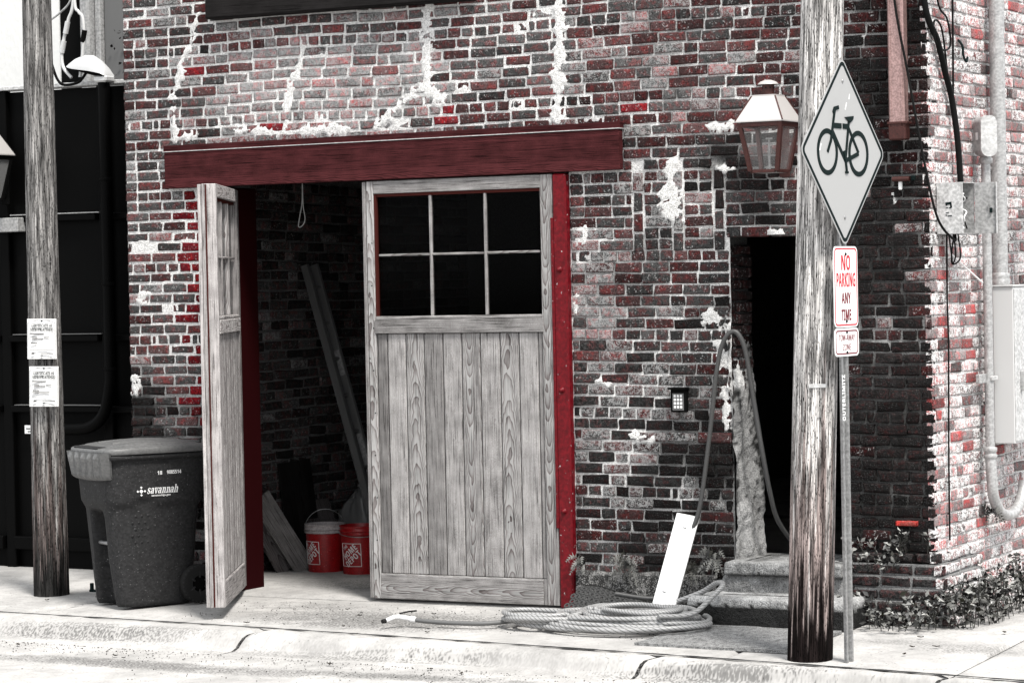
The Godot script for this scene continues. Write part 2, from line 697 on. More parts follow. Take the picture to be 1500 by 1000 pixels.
var patches := [
	[-2.07, 4.10, -2.13, 3.93, 0.035], [-2.10, 3.95, -2.23, 3.76, 0.04], [-2.23, 3.76, -2.30, 3.52, 0.05], [-2.30, 3.52, -2.29, 3.22, 0.035],
	[-1.20, 3.84, -1.22, 3.70, 0.03], [-1.22, 3.70, -1.31, 3.52, 0.04], [-1.31, 3.52, -1.35, 3.30, 0.04],
	[-0.18, 4.12, -0.20, 3.85, 0.05], [-0.20, 3.85, -0.22, 3.50, 0.06], [-0.22, 3.48, -0.10, 3.40, 0.06],
	[0.80, 4.20, 0.81, 3.80, 0.05], [0.81, 3.80, 0.79, 3.50, 0.06], [0.79, 3.50, 0.78, 3.22, 0.06],
	[-0.33, 3.45, -0.46, 3.36, 0.045], [-0.46, 3.36, -0.60, 3.24, 0.045], [-1.75, 3.26, -0.85, 3.23, 0.045], [-2.20, 3.24, -2.12, 3.24, 0.07],
	[1.58, 2.72, 1.64, 2.55, 0.10], [1.60, 2.88, 1.60, 2.72, 0.06], [0.93, 2.55, 0.93, 2.42, 0.05], [0.90, 2.05, 0.90, 1.95, 0.05],
	[1.86, 1.90, 1.99, 1.86, 0.07], [1.90, 1.78, 1.97, 1.60, 0.07], [1.95, 1.50, 1.96, 1.20, 0.04],
	[1.90, 3.12, 2.02, 3.12, 0.05], [1.93, 2.86, 2.02, 2.85, 0.03], [2.28, 2.44, 2.36, 2.44, 0.03],
	[-2.70, 1.43, -2.68, 1.52, 0.05], [-2.63, 2.08, -2.58, 2.13, 0.05], [-2.05, 2.87, -2.03, 2.80, 0.04], [-1.96, 1.20, -1.95, 1.10, 0.05],
	[1.05, 1.5, 1.12, 1.48, 0.03], [1.3, 1.15, 1.42, 1.12, 0.03], [3.12, 2.66, 3.13, 2.60, 0.02]]

func patch_at(x: float, y: float) -> float:
	var best := 0.0
	for p in patches:
		var rr: float = p[4]
		if x < minf(p[0], p[2]) - rr * 1.7 or x > maxf(p[0], p[2]) + rr * 1.7 or y < minf(p[1], p[3]) - rr * 1.7 or y > maxf(p[1], p[3]) + rr * 1.7:
			continue
		var a := Vector2(p[0], p[1])
		var q := Geometry2D.get_closest_point_to_segment(Vector2(x, y), a, Vector2(p[2], p[3]))
		var dd := q.distance_to(Vector2(x, y)) / rr * 1.12 + 0.85 * nz.get_noise_2d(x * 420.0, y * 420.0) + 0.7 * nz2.get_noise_2d(x * 900.0, y * 900.0)
		best = maxf(best, smoothstep(1.0, 0.55, dd))
	return best

func wobble(u: float, v: float) -> float:
	return 0.034 * nz.get_noise_2d(u * 30.0, v * 14.0)

# courses of bricks between u0..u1 and v0..v1 that leave the holes free; each is [u, v, w, h]
func lay(u0: float, u1: float, v0: float, v1: float, holes: Array, long: float, r: RandomNumberGenerator, ch: float) -> Array:
	var out := []
	var j := 0
	var v := v0
	while v + ch * 0.6 < v1:
		var mid := v + ch * 0.5
		var runs := [[u0, u1]]
		for hh in holes:
			if mid < hh[1] - 0.01 or mid > hh[3] + 0.01: continue
			var nr := []
			for s in runs:
				if hh[2] <= s[0] or hh[0] >= s[1]:
					nr.append(s)
					continue
				if hh[0] > s[0] + 0.03: nr.append([s[0], hh[0]])
				if hh[2] < s[1] - 0.03: nr.append([hh[2], s[1]])
			runs = nr
		var header := j % 7 == 3
		for s in runs:
			var u: float = s[0]
			var first := true
			while u < s[1] - 0.02:
				var w: float = (long * 0.5 if header else long) * r.randf_range(0.93, 1.06)
				if r.randf() < 0.10: w *= 0.52
				if first and j % 2 == 1: w *= 0.52
				first = false
				if s[1] - u - w < 0.05: w = s[1] - u
				out.append([u + w * 0.5, mid, w - r.randf_range(0.006, 0.012), ch - r.randf_range(0.008, 0.013)])
				u += w
		v += ch
		j += 1
	return out

func add_brick(mb: MB, cx: float, cy: float, cz: float, w: float, h: float, r: RandomNumberGenerator, wear: float) -> void:
	# rings: back, arris, face; the face is flat and the corners are chipped
	var ins := 0.0065
	var xs := [-w / 2, -w / 2, -w / 2 + ins, w / 2 - ins, w / 2, w / 2]
	var ys := [-h / 2, -h / 2, -h / 2 + ins, h / 2 - ins, h / 2, h / 2]
	var rows := []
	var tx := r.randf_range(-0.012, 0.012)
	var ty := r.randf_range(-0.03, 0.03)
	for j in 6:
		var row := []
		for i in 6:
			var p := Vector3(xs[i], ys[j], 0)
			if i == 0 or i == 5 or j == 0 or j == 5:
				p.z = -0.045
			else:
				p.x += r.randf_range(-0.006, 0.002) * wear * signf(p.x)
				p.y += r.randf_range(-0.005, 0.002) * wear * signf(p.y)
				p.z = p.x * tx + p.y * ty + r.randf_range(-0.0015, 0.0015) * wear
				var on_x := i == 1 or i == 4
				var on_y := j == 1 or j == 4
				if on_x or on_y:
					p.z -= 0.002 + 0.003 * wear * r.randf()
				if on_x and on_y and r.randf() < 0.35:
					p.x -= signf(p.x) * r.randf_range(0.004, 0.018) * wear
					p.y -= signf(p.y) * r.randf_range(0.002, 0.010) * wear
					p.z -= 0.004
			row.append(p + Vector3(cx, cy, cz))
		rows.append(row)
	mb.sheet(rows)

func mortar_sheet(mb: MB, u0: float, u1: float, v0: float, v1: float, step: float, holes: Array, side: bool) -> void:
	var nu := int((u1 - u0) / step)
	var nv := int((v1 - v0) / step)
	var hs := PackedFloat32Array()
	hs.resize((nu + 1) * (nv + 1))
	var base := mb.v.size()
	for j in nv + 1:
		for i in nu + 1:
			var u := u0 + (u1 - u0) * i / nu
			var v := v0 + (v1 - v0) * j / nv
			var px := u if not side else u + 40.0
			var a := nz.get_noise_2d(px * 260.0, v * 260.0)
			var b := nz2.get_noise_2d(px * 700.0, v * 700.0)
			var h := -0.0095 + 0.005 * a + 0.003 * b
			var dk := 0.0
			if not side:
				dk = mossy(u, v)
				var pt := patch_at(u, v)
				var li := limed(u, v)
				h += 0.0025 * smoothstep(0.55, 1.0, li + 0.5 * a)
				h -= 0.001 * smoothstep(0.8, 1.3, u)
				h = lerpf(h, 0.002 + 0.004 * a + 0.003 * b, pt)
				dk *= 1.0 - pt
				h -= 0.006 * dk
			var grime2 := clampf(dk * 1.25 + 0.35 * nz.get_noise_2d(px * 120.0 + 300.0, v * 90.0) * (0.25 + dk), 0.0, 0.93)
			var l := lerpf(0.88, 0.03, grime2)
			if not side and u > 0.86:
				l *= 0.50 + 0.75 * maxf(patch_at(u, v), 0.5 + nz.get_noise_2d(u * 130.0 + 70.0, v * 130.0))
				l = minf(l, 0.86)
			mb.col = Color(l, l * 0.99, l * 0.98)
			hs[j * (nu + 1) + i] = h
			mb.put(Vector3(u, v, h), Vector3(0, 0, 1))
	for j in nv + 1:
		for i in nu + 1:
			var at := j * (nu + 1) + i
			var l := hs[at - 1] if i > 0 else hs[at]
			var rr := hs[at + 1] if i < nu else hs[at]
			var dn := hs[at - nu - 1] if j > 0 else hs[at]
			var up := hs[at + nu + 1] if j < nv else hs[at]
			mb.n[base + at] = (mb.t.basis * Vector3((l - rr) / (2.0 * step), (dn - up) / (2.0 * step), 1.0)).normalized()
	for j in nv:
		for i in nu:
			var u := u0 + (u1 - u0) * (i + 0.5) / nu
			var v := v0 + (v1 - v0) * (j + 0.5) / nv
			var free := false
			for hh in holes:
				if u > hh[0] and u < hh[2] and v > hh[1] and v < hh[3]:
					free = true
					break
			if free: continue
			var a := base + j * (nu + 1) + i
			mb.idx.append_array([a, a + nu + 2, a + 1, a, a + nu + 1, a + nu + 2])
	mb.col = Color(1, 1, 1)

func front_style(x: float, y: float, r: RandomNumberGenerator) -> Array:
	var up_right := x > 0.9 and y > 2.9
	var l := (0.125 + 0.11 * nz.get_noise_2d(x * 55.0 + 500.0, y * 55.0)) * r.randf_range(0.6, 1.45)
	if x < 0.8 and y > 3.1: l *= 1.25
	if r.randf() < 0.14: l *= 0.55
	var redden := r.randf() < (0.55 if up_right else 0.30)
	var c := Color(l, l, l)
	if redden: c = Color(l * 1.15, l * 0.68, l * 0.68)
	if x > 2.75: c = Color(l * 0.55, l * 0.34, l * 0.34)
	# newer red bricks beside the garage jamb, and a few red ones above
	if x > -2.24 and x < -1.85 and y < 2.85 and y > 1.15 and r.randf() < 0.88:
		return [0, Color(0.22, 0.024, 0.032) * r.randf_range(0.75, 1.25)]
	for q in [[-1.40, 3.29, 0.12], [-0.02, 3.35, 0.05], [-0.02, 3.27, 0.05], [1.33, 3.31, 0.14], [-2.13, 3.72, 0.06], [-1.98, 3.72, 0.06]]:
		if absf(x - q[0]) < q[2] and absf(y - q[1]) < 0.035:
			return [0, Color(0.34, 0.05, 0.06)]
	if r.randf() < mossy(x, y):
		l *= 0.34
		return [2, Color(l * 1.05, l * 0.9, l * 0.9)]
	if r.randf() < limed(x, y):
		if x > 0.86 and y < 1.75: return [1 if r.randf() < 0.6 else 2, c * 0.9]
		return [1, c * 1.7]
	return [0, c]

func build_building() -> void:
	var bld := thing("brick_building", "old brick building with a garage doorway and a narrow side door", "building")
	# --- front wall
	var garage := [-1.89, -1.0, 0.858, 2.90]
	var doorway := [2.0, -1.0, 2.77, 2.428]
	var holes := [garage, doorway]
	var mb := MB.new()
	mortar_sheet(mb, WALL_LEFT + 0.012, CORNER - 0.012, -0.02, 4.7, 0.014, holes, false)
	mb.col = Color(0.10, 0.10, 0.10)
	for s in [[WALL_LEFT + 0.01, -1.89, -0.3, 4.9], [-1.89, 0.858, 2.90, 4.9], [0.858, 1.975, -0.3, 4.9], [1.975, 2.77, 2.440, 4.9], [2.77, CORNER - 0.012, -0.3, 4.9]]:
		mb.box(Vector3((s[0] + s[1]) / 2, (s[2] + s[3]) / 2, -0.188), Vector3(s[1] - s[0], s[3] - s[2], 0.324))
	var front := part("front_wall", mb, M.mortar, bld)
	tag(front, "front wall of red and grey brick with smeared white mortar")
	var r := RandomNumberGenerator.new()
	r.seed = 77
	var lintel := [-2.345, 2.895, 1.255, 3.185]
	var columns := []
	for cx in [1.36, 1.645, 1.935]: columns.append([cx - 0.042, 2.33, cx + 0.042, 2.93])
	var list := lay(WALL_LEFT, CORNER, 0.0, 4.7, holes + [lintel] + columns, 0.204, r, COURSE)
	for cx in [1.36, 1.645, 1.935]:
		var vv := 2.335
		while vv < 2.80:
			list.append([cx, vv + 0.066, 0.068, 0.118])
			vv += 0.132
	var items := []
	for b in list:
		var u: float = b[0]
		var v: float = b[1] + (0.0 if v_near_edge(b) else wobble(b[0], b[1]))
		if u >= 0.9 and u < 2.7:
			b[2] += r.randf_range(-0.003, 0.003)
			b[3] += r.randf_range(-0.002, 0.003)
		if u < 0.9:
			b[2] -= r.randf_range(0.003, 0.007)
			b[3] -= r.randf_range(0.003, 0.005)
		var st := front_style(u, v, r)
		var depth := r.randf_range(-0.003, 0.003) + 3.5 * 0.001 * nz.get_noise_2d(u * 30.0, v * 30.0)
		if r.randf() < 0.05: depth -= 0.006
		var score: float = b[2] * b[3] * (1.0 + 0.055 * u) * (1.0 - patch_at(u, v))
		if (u > 2.30 and u < 2.82) or (v > 4.25) or (u > 2.75 and v < 0.45): score = 0.0
		if u > 2.80 and u < 3.10 and v > 1.9 and v < 3.4: score *= 0.4
		if u < -1.9 and u > -2.3 and v < 1.2: score = 0.0
		items.append([score, u, v, b[2], b[3], depth, st[0], st[1]])
	items.sort_custom(func(p, q): return p[0] > q[0])
	var rest := [MB.new(), MB.new(), MB.new(), MB.new()]
	var brick_mats := [M.brick0, M.brick1, M.brick2, M.brick3]
	for k in items.size():
		var it: Array = items[k]
		var wear := 0.95 + 1.1 * mossy(it[1], it[2]) + 0.4 * r.randf()
		if k < 300:
			var ob := MB.new()
			ob.col = it[7]
			add_brick(ob, 0, 0, 0, it[3], it[4], r, wear)
			var o := part("brick", ob, brick_mats[it[6]], front)
			o.position = Vector3(it[1], it[2], it[5])
		else:
			var mm: MB = rest[it[6]]
			mm.col = it[7]
			add_brick(mm, it[1], it[2], it[5], it[3], it[4], r, wear)
	stuff_of("brickwork", rest, brick_mats, front)
	# a loose red brick and the ragged plinth at the corner
	var pb := MB.new()
	pb.col = Color(0.62, 0.13, 0.11)
	add_brick(pb, 0, 0, 0, 0.14, 0.034, r, 1.0)
	var loose := part("loose_brick", pb, M.brick0, front)
	loose.position = Vector3(3.177, 0.617, 0.03)
	tag(loose, "bright red broken brick sticking out of the dark corner wall")
	var pl := MB.new()
	pl.col = Color(0.16, 0.15, 0.15)
	for j in 6:
		var out := 0.16 * (1.0 - j / 6.0)
		var u := 2.80
		while u < CORNER + out:
			var w := minf(0.21, CORNER + out - u + 0.01)
			add_brick(pl, u + w * 0.5, 0.035 + j * COURSE, out - 0.01 + r.randf_range(-0.012, 0.012), w - 0.015, COURSE - 0.015, r, 2.6)
			u += w
	var ps := MB.new()
	ps.t = Transform3D(Basis(Vector3(0, 0, -1), Vector3(0, 1, 0), Vector3(1, 0, 0)), Vector3(CORNER, 0, 0))
	ps.col = Color(0.34, 0.30, 0.30)
	for j in 6:
		var out := 0.16 * (1.0 - j / 6.0)
		var u := -out
		while u < 0.75:
			add_brick(ps, u + 0.1, 0.035 + j * COURSE, out - 0.01 + r.randf_range(-0.012, 0.012), 0.19, COURSE - 0.015, r, 2.6)
			u += 0.21
	var core := MB.new()
	core.col = Color(0.30, 0.30, 0.30)
	for j in 6:
		var out := 0.16 * (1.0 - j / 6.0) - 0.028
		if out > 0.0:
			core.box(Vector3((2.82 + CORNER + out) / 2, 0.033 + j * COURSE, (out - 0.7) / 2), Vector3(CORNER + out - 2.82, COURSE + 0.001 * j, out + 0.7))
	var plinth := part("plinth", core, M.mortar, bld)
	tag(plinth, "crumbling stepped brick foot of the corner")
	stuff_of("plinth_brickwork", [pl, ps], [M.brick2, M.brick3], plinth)
	# --- side wall
	var sm := MB.new()
	sm.t = Transform3D(Basis(Vector3(0, 0, -1), Vector3(0, 1, 0), Vector3(1, 0, 0)), Vector3(CORNER, 0, 0))
	mortar_sheet(sm, 0.012, 4.0, -0.02, 4.7, 0.03, [], true)
	sm.col = Color(0.5, 0.5, 0.5)
	sm.box(Vector3(6.0, 2.3, -0.188), Vector3(11.3, 5.2, 0.324))
	var side := part("side_wall", sm, M.mortar, bld)
	tag(side, "whitewashed brick side wall round the corner")
	var sl := lay(0.0, 4.0, 0.0, 4.7, [], 0.213, r, COURSE)
	var srest := [MB.new(), MB.new(), MB.new()]
	for q in srest: q.t = sm.t
	for b in sl:
		var l := r.randf_range(0.40, 0.75)
		var k := 1 if r.randf() < 0.72 else 0
		var c := Color(l, l * 0.88, l * 0.88)
		if r.randf() < 0.15: c = Color(l * 1.15, l * 0.5, l * 0.5)
		if r.randf() < 0.1: c *= 0.4
		var mm: MB = srest[k]
		mm.col = c
		add_brick(mm, b[0], b[1] + wobble(b[0] + 40.0, b[1]), r.randf_range(-0.003, 0.003), b[2], b[3], r, 1.2)
	stuff_of("side_brickwork", srest, [M.brick0, M.brick3, M.brick2], side)
	# --- left flank, back, roof: the shell that keeps the rooms dark
	var shell := MB.new()
	shell.box(Vector3(WALL_LEFT + 0.06, 2.3, -6.2), Vector3(0.1, 5.2, 11.7))
	shell.box(Vector3(0.3, 2.3, -12.0), Vector3(6.0, 5.2, 0.1))
	shell.box(Vector3(0.31, 4.95, -6.0), Vector3(6.2, 0.1, 12.1))
	var sh := part("shell", shell, M.lining, bld)
	tag(sh, "plain back walls and roof of the building")
	# --- garage room
	var room := MB.new()
	room.box(Vector3(0.2, 3.10, -6.1), Vector3(5.6, 0.1, 11.5))
	room.box(Vector3(2.98, 1.5, -6.1), Vector3(0.08, 3.1, 11.5))
	room.box(Vector3(0.2, 1.5, -11.8), Vector3(5.6, 3.1, 0.1))
	part("garage_lining", room, M.lining, bld)
	var iw := MB.new()
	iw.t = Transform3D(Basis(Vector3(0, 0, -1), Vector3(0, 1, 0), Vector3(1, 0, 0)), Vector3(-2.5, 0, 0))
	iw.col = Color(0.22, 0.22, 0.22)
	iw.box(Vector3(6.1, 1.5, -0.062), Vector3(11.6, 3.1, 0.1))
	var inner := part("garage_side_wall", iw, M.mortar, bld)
	tag(inner, "dim bare brick wall inside the garage")
	var il := lay(0.4, 4.6, 0.0, 3.0, [], 0.25, r, 0.076)
	var ib := [MB.new(), MB.new(), MB.new()]
	for q in ib: q.t = iw.t
	for b in il:
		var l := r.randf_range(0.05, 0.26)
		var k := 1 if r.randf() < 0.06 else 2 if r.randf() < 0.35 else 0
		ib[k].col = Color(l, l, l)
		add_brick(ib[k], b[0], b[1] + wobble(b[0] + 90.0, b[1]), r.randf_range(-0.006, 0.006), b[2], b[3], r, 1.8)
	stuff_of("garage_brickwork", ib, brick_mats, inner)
	# --- doorway: rough reveals, garage room deepened behind to stay dark, two worn steps
	var rv := MB.new()
	var rows := []
	for j in 90:
		var row := []
		var y := 0.30 + 1.62 * j / 89.0
		for i in 14:
			var z := 0.012 - 0.37 * i / 13.0
			var q := nz.get_noise_2d(z * 420.0 + 50.0, y * 260.0) * 0.030 + nz2.get_noise_2d(z * 900.0, y * 900.0) * 0.010
			var keep := smoothstep(1.90, 1.45, y + 0.35 * nz.get_noise_2d(z * 500.0, y * 90.0 + 40.0))
			row.append(Vector3(lerpf(1.975, 2.018, keep) + q + 0.05 * smoothstep(1.5, 0.3, y) * i / 13.0, y, z))
		rows.append(row)
	rv.sheet(rows)
	for i in rv.v.size():
		var p := rv.v[i]
		var e := nz.get_noise_3d(p.x * 300.0, p.y * 160.0, p.z * 300.0)
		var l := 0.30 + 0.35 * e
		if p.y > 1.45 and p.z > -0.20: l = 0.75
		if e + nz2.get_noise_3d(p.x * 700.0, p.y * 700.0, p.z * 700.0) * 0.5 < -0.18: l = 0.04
		rv.c[i] = Color(l, l, l)
	var reveal := part("doorway_reveal", rv, M.stone, bld)
	tag(reveal, "rough plastered edge of the narrow doorway with crumbling mortar")
	var rb := MB.new()
	rb.t = Transform3D(Basis(Vector3(0, 0, -1), Vector3(0, 1, 0), Vector3(1, 0, 0)), Vector3(2.0, 0, 0))
	for q in lay(0.012, 0.36, 1.2, 2.42, [], 0.204, r, COURSE):
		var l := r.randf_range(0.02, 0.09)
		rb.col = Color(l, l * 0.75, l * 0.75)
		add_brick(rb, q[0], q[1], r.randf_range(-0.004, 0.006), q[2], q[3], r, 1.8)
	stuff_of("reveal_brickwork", [rb], [M.brick0], reveal)
	slab_step("riser_block", Vector3(2.40, 0.0, -0.14), Vector3(0.84, 0.290, 0.60), 0.035, bld, "crumbling dark masonry under the doorway threshold", 5, 0.45)
	slab_step("threshold", Vector3(2.42, 0.285, -0.13), Vector3(0.40, 0.080, 0.64), 0.016, bld, "cracked pale stone threshold, middle piece", 6, 0.15, 0.28)
	slab_step("threshold", Vector3(2.71, 0.283, -0.13), Vector3(0.19, 0.080, 0.63), 0.016, bld, "cracked pale stone threshold, right end", 7, 0.15, 0.28)
	slab_step("threshold", Vector3(2.12, 0.280, -0.13), Vector3(0.22, 0.082, 0.62), 0.014, bld, "cracked pale stone threshold, broken end by the jamb", 8, 0.15, 0.26)
	slab_step("lower_step", Vector3(2.42, 0.0, 0.30), Vector3(1.06, 0.172, 0.36), 0.022, bld, "worn mossy lower step below the doorway", 9, 0.70, 0.42)
	# base render below the bricks right of the garage
	var br := MB.new()
	rows = []
	for j in 14:
		var row := []
		var y := -0.02 + 0.27 * j / 13.0
		for i in 50:
			var x := 0.862 + 1.02 * i / 49.0
			var yy := y + (0.02 * nz.get_noise_2d(x * 200.0, 7.0) if j == 13 else 0.0)
			row.append(Vector3(x, yy, 0.03 - 0.012 * j / 13.0 + 0.006 * nz.get_noise_2d(x * 150.0, y * 150.0)))
		rows.append(row)
	var last := []
	for p in rows[13]: last.append(Vector3(p.x, p.y + 0.004, -0.012))
	rows.append(last)
	br.sheet(rows)
	var base := part("base_render", br, M.step, bld)
	tag(base, "band of grey cement render at the foot of the wall")
	build_lintel(bld)
	build_doors(bld)

func v_near_edge(b: Array) -> bool:
	return b[2] < 0.075 and b[3] > 0.1

func stuff_of(called: String, mbs: Array, mats: Array, parent: Node) -> void:
	var am := ArrayMesh.new()
	var used := []
	for k in mbs.size():
		if mbs[k].idx.is_empty(): continue
		mbs[k].into(am)
		used.append(mats[k])
	var o := MeshInstance3D.new()
	o.name = called
	o.mesh = am
	for k in used.size(): o.set_surface_override_material(k, used[k])
	parent.add_child(o, true)
	o.set_meta("kind", "stuff")

func slab_step(called: String, base: Vector3, size: Vector3, rough: float, parent: Node, label: String, sd: int, clean := 0.75, tone := 0.30) -> void:
	# a rounded, chipped stone: rings from the foot over the edge to the middle of the top
	var mb := MB.new()
	var rows := []
	var prof := [[0.0, 0.0], [0.0, 0.2], [0.0, 0.35], [0.0, 0.5], [0.0, 0.62], [0.0, 0.74], [0.003, 0.83], [0.01, 0.90], [0.03, 0.98], [0.07, 1.0], [0.14, 1.0], [0.25, 1.0], [0.42, 1.0]]
	for p in prof:
		var row := []
		for k in 160:
			var a := TAU * k / 160.0
			var ca := cos(a)
			var sa := sin(a)
			var m := maxf(absf(ca), absf(sa))
			var q := Vector2(ca / m, sa / m)
			var pt := Vector3(q.x * (size.x * 0.5 - p[0] * minf(size.x, size.z) * 1.1), p[1] * size.y, q.y * (size.z * 0.5 - p[0] * minf(size.x, size.z) * 1.1))
			var e := nz.get_noise_3d(pt.x * 160.0 + sd * 31.0, pt.y * 160.0, pt.z * 160.0) * rough + nz2.get_noise_3d(pt.x * 500.0, pt.y * 500.0 + sd, pt.z * 500.0) * rough * 0.35
			if p[1] < 0.95:
				pt.x += q.x * e
				pt.z += q.y * e
			else:
				pt.y += e * 0.35
			row.append(pt)
		rows.append(row)
	mb.sheet(rows, true, true)
	for i in mb.v.size():
		# black moss on the risers ends in a ragged line below the nosing
		var p := mb.v[i]
		var e := nz.get_noise_3d(p.x * 300.0, p.y * 300.0 + sd, p.z * 300.0) + 0.6 * nz2.get_noise_3d(p.x * 900.0, p.y * 900.0, p.z * 900.0)
		var l := tone + 0.25 * e
		if p.y < size.y * (clean + 0.16 * e): l = 0.035
		mb.c[i] = Color(l, l, l)
	var o := part(called, mb, M.stone, parent)
	o.position = base
	tag(o, label)

func build_lintel(bld: Node3D) -> void:
	var lt := one_box("door_lintel", Vector3(-0.545, 3.010, 0.028), Vector3(3.61, 0.262, 0.058), 0.004, M.red_wood, bld, 0)
	lt.rotation.z = 0.001
	tag(lt, "long dark red painted timber beam over the garage doorway")
	var cap := one_box("flashing", Vector3(0.0, 0.157, -0.002), Vector3(3.622, 0.042, 0.060), 0.002, M.red_wood, lt, 0)
	cap.rotation.z = 0.0022
	var lip := one_box("flashing_lip", Vector3(0.0, 0.1335, 0.002), Vector3(3.626, 0.005, 0.074), 0.0015, M.white_paint, lt)
	lip.rotation.z = 0.0022
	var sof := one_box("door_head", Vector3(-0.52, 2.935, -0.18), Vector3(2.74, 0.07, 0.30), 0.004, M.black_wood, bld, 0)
	tag(sof, "dark head board above the garage doors")
	# red jamb posts
	var jr := one_box("door_jamb", Vector3(0.807, 1.437, 0.006), Vector3(0.100, 2.868, 0.09), 0.01, M.red_paint, bld)
	tag(jr, "glossy red door post right of the closed door")
	for y in [0.645, 1.445, 2.24]:
		var b := MB.new()
		b.t = Transform3D(Basis(Vector3.RIGHT, PI / 2), Vector3.ZERO)
		b.lathe([Vector2(0.021, 0.0), Vector2(0.021, 0.006), Vector2(0.013, 0.008), Vector2(0.012, 0.02), Vector2(0.001, 0.022)], 10)
		var o := part("bolt", b, M.red_paint, jr)
		o.position = Vector3(-0.005, y - 1.437, 0.045)
	one_box("hinge_strip", Vector3(-0.057, 0.12, 0.038), Vector3(0.022, 2.05, 0.012), 0.003, M.red_paint, jr)
	var jl := one_box("door_jamb", Vector3(-1.905, 1.437, -0.235), Vector3(0.05, 2.868, 0.34), 0.006, plain(0.015, 0.001, 0.0015, 0.8), bld)  # red of the post darkened, the shade of the doorway put into the colour
	tag(jl, "red door post deep in the left side of the doorway with its shade put into the colour")
	# weathered window sill timber at the top
	var sill := one_box("window_sill", Vector3(-0.87, 4.20, 0.055), Vector3(2.13, 0.30, 0.12), 0.012, M.black_wood, bld, 0)
	tag(sill, "dark weathered timber sill high on the front wall")

# a plank door with a six-pane window; local x runs from the meeting edge to the hinge
func make_leaf(called: String, label: String, w: float, h: float, th: float, strip_side: float, wood: Material, bld: Node3D) -> Node3D:
	var o := Node3D.new()
	o.name = called
	bld.add_child(o, true)
	tag(o, label)
	var wide := w / 1.47
	var st := 0.087 * wide
	var hs := 0.092 * wide
	var bd := func(cc: String, x0: float, x1: float, y0: float, y1: float, zs: float, g: int, bev: float, band := -1) -> void:
		var m := MB.new()
		m.grain = g
		m.us = Vector2(1.0 / 1.2, 1.0 / 3.0)
		m.uo = Vector2(((rng.randi_range(0, 7) if band < 0 else band) + 0.5) / 8.0, rng.randf())
		var tone := rng.randf_range(0.72, 1.12)
		m.col = Color(tone, tone, tone)
		m.box(Vector3.ZERO, Vector3(x1 - x0, y1 - y0, zs), bev)
		var q := part(cc, m, wood, o)
		q.position = Vector3((x0 + x1) / 2, (y0 + y1) / 2, 0)
	bd.call("stile", 0.032, st, 0.0, h, th, 1, 0.003)
	bd.call("stile", w - hs, w, 0.0, h, th, 1, 0.003)
	bd.call("rail", st + 0.001, w - hs - 0.001, h - 0.086, h, th - 0.002, 0, 0.003)
	bd.call("rail", st - 0.006, w - hs + 0.012, 1.812, 1.905, th + 0.012, 0, 0.004)
	bd.call("rail", st + 0.001, w - hs - 0.03, 0.0, 0.172, th + 0.006, 0, 0.004)
	bd.call("rail_end", w - hs - 0.028, w - hs - 0.001, 0.0, 0.172, th - 0.012, 1, 0.002)
	bd.call("window_sill", st + 0.002, w - hs - 0.002, 1.906, 1.930, th + 0.004, 0, 0.006)
	# boards
	var edges := [0.0, 0.082, 0.228, 0.372, 0.519, 0.665, 0.810, 0.961, 1.105, 1.252, 1.291]
	var x0 := st + 0.001
	for k in edges.size() - 1:
		var a: float = x0 + edges[k] / 1.291 * (w - hs - st - 0.002)
		var b: float = x0 + edges[k + 1] / 1.291 * (w - hs - st - 0.002)
		bd.call("plank", a + 0.0035, b - 0.0035, 0.173, 1.811, th - 0.022, 1, 0.006, [1, 4, 0, 2, 5, 3, 7, 6, 4, 1][k])
	# astragal on the meeting edge
	var s := MB.new()
	s.grain = 1
	s.us = Vector2(1.0 / 1.2, 1.0 / 3.0)
	s.uo = Vector2(0.3, 0.4)
	s.box(Vector3(0.013, h / 2, strip_side * (th / 2 - 0.010)), Vector3(0.026, h - 0.004, 0.022), 0.003)
	part("meeting_strip", s, wood, o)
	# window: dark red-brown rebate, muntins, panes
	var wx0 := st + 0.018
	var wx1 := w - hs - 0.002
	var wy0 := 1.930
	var wy1 := h - 0.087
	var rb := MB.new()
	rb.box(Vector3((wx0 + wx1) / 2, wy1 - 0.010, 0), Vector3(wx1 - wx0, 0.02, th * 0.5))
	rb.box(Vector3(wx0 - 0.008, (wy0 + wy1) / 2, 0), Vector3(0.016, wy1 - wy0, th * 0.72))
	part("sash", rb, M.sash, o)
	for k in [1, 2]:
		var mx := lerpf(wx0, wx1, k / 3.0)
		bd.call("muntin", mx - 0.010, mx + 0.010, wy0, wy1 - 0.02, th * 0.6, 1, 0.004)
	var my := lerpf(wy0, wy1, 0.498)
	for k in 3:
		bd.call("muntin", lerpf(wx0, wx1, k / 3.0) + 0.011, lerpf(wx0, wx1, (k + 1) / 3.0) - 0.011, my - 0.008, my + 0.008, th * 0.56, 0, 0.004)
	for i in 3:
		for j in 2:
			var a := lerpf(wx0, wx1, i / 3.0) + 0.006
			var b := lerpf(wx0, wx1, (i + 1) / 3.0) - 0.006
			var lo := wy0 + 0.001 if j == 0 else my + 0.004
			var hi := my - 0.004 if j == 0 else wy1 - 0.016
			one_box("pane", Vector3((a + b) / 2, (lo + hi) / 2, 0), Vector3(b - a, hi - lo, 0.004), 0.0, M.glass, o)
	return o

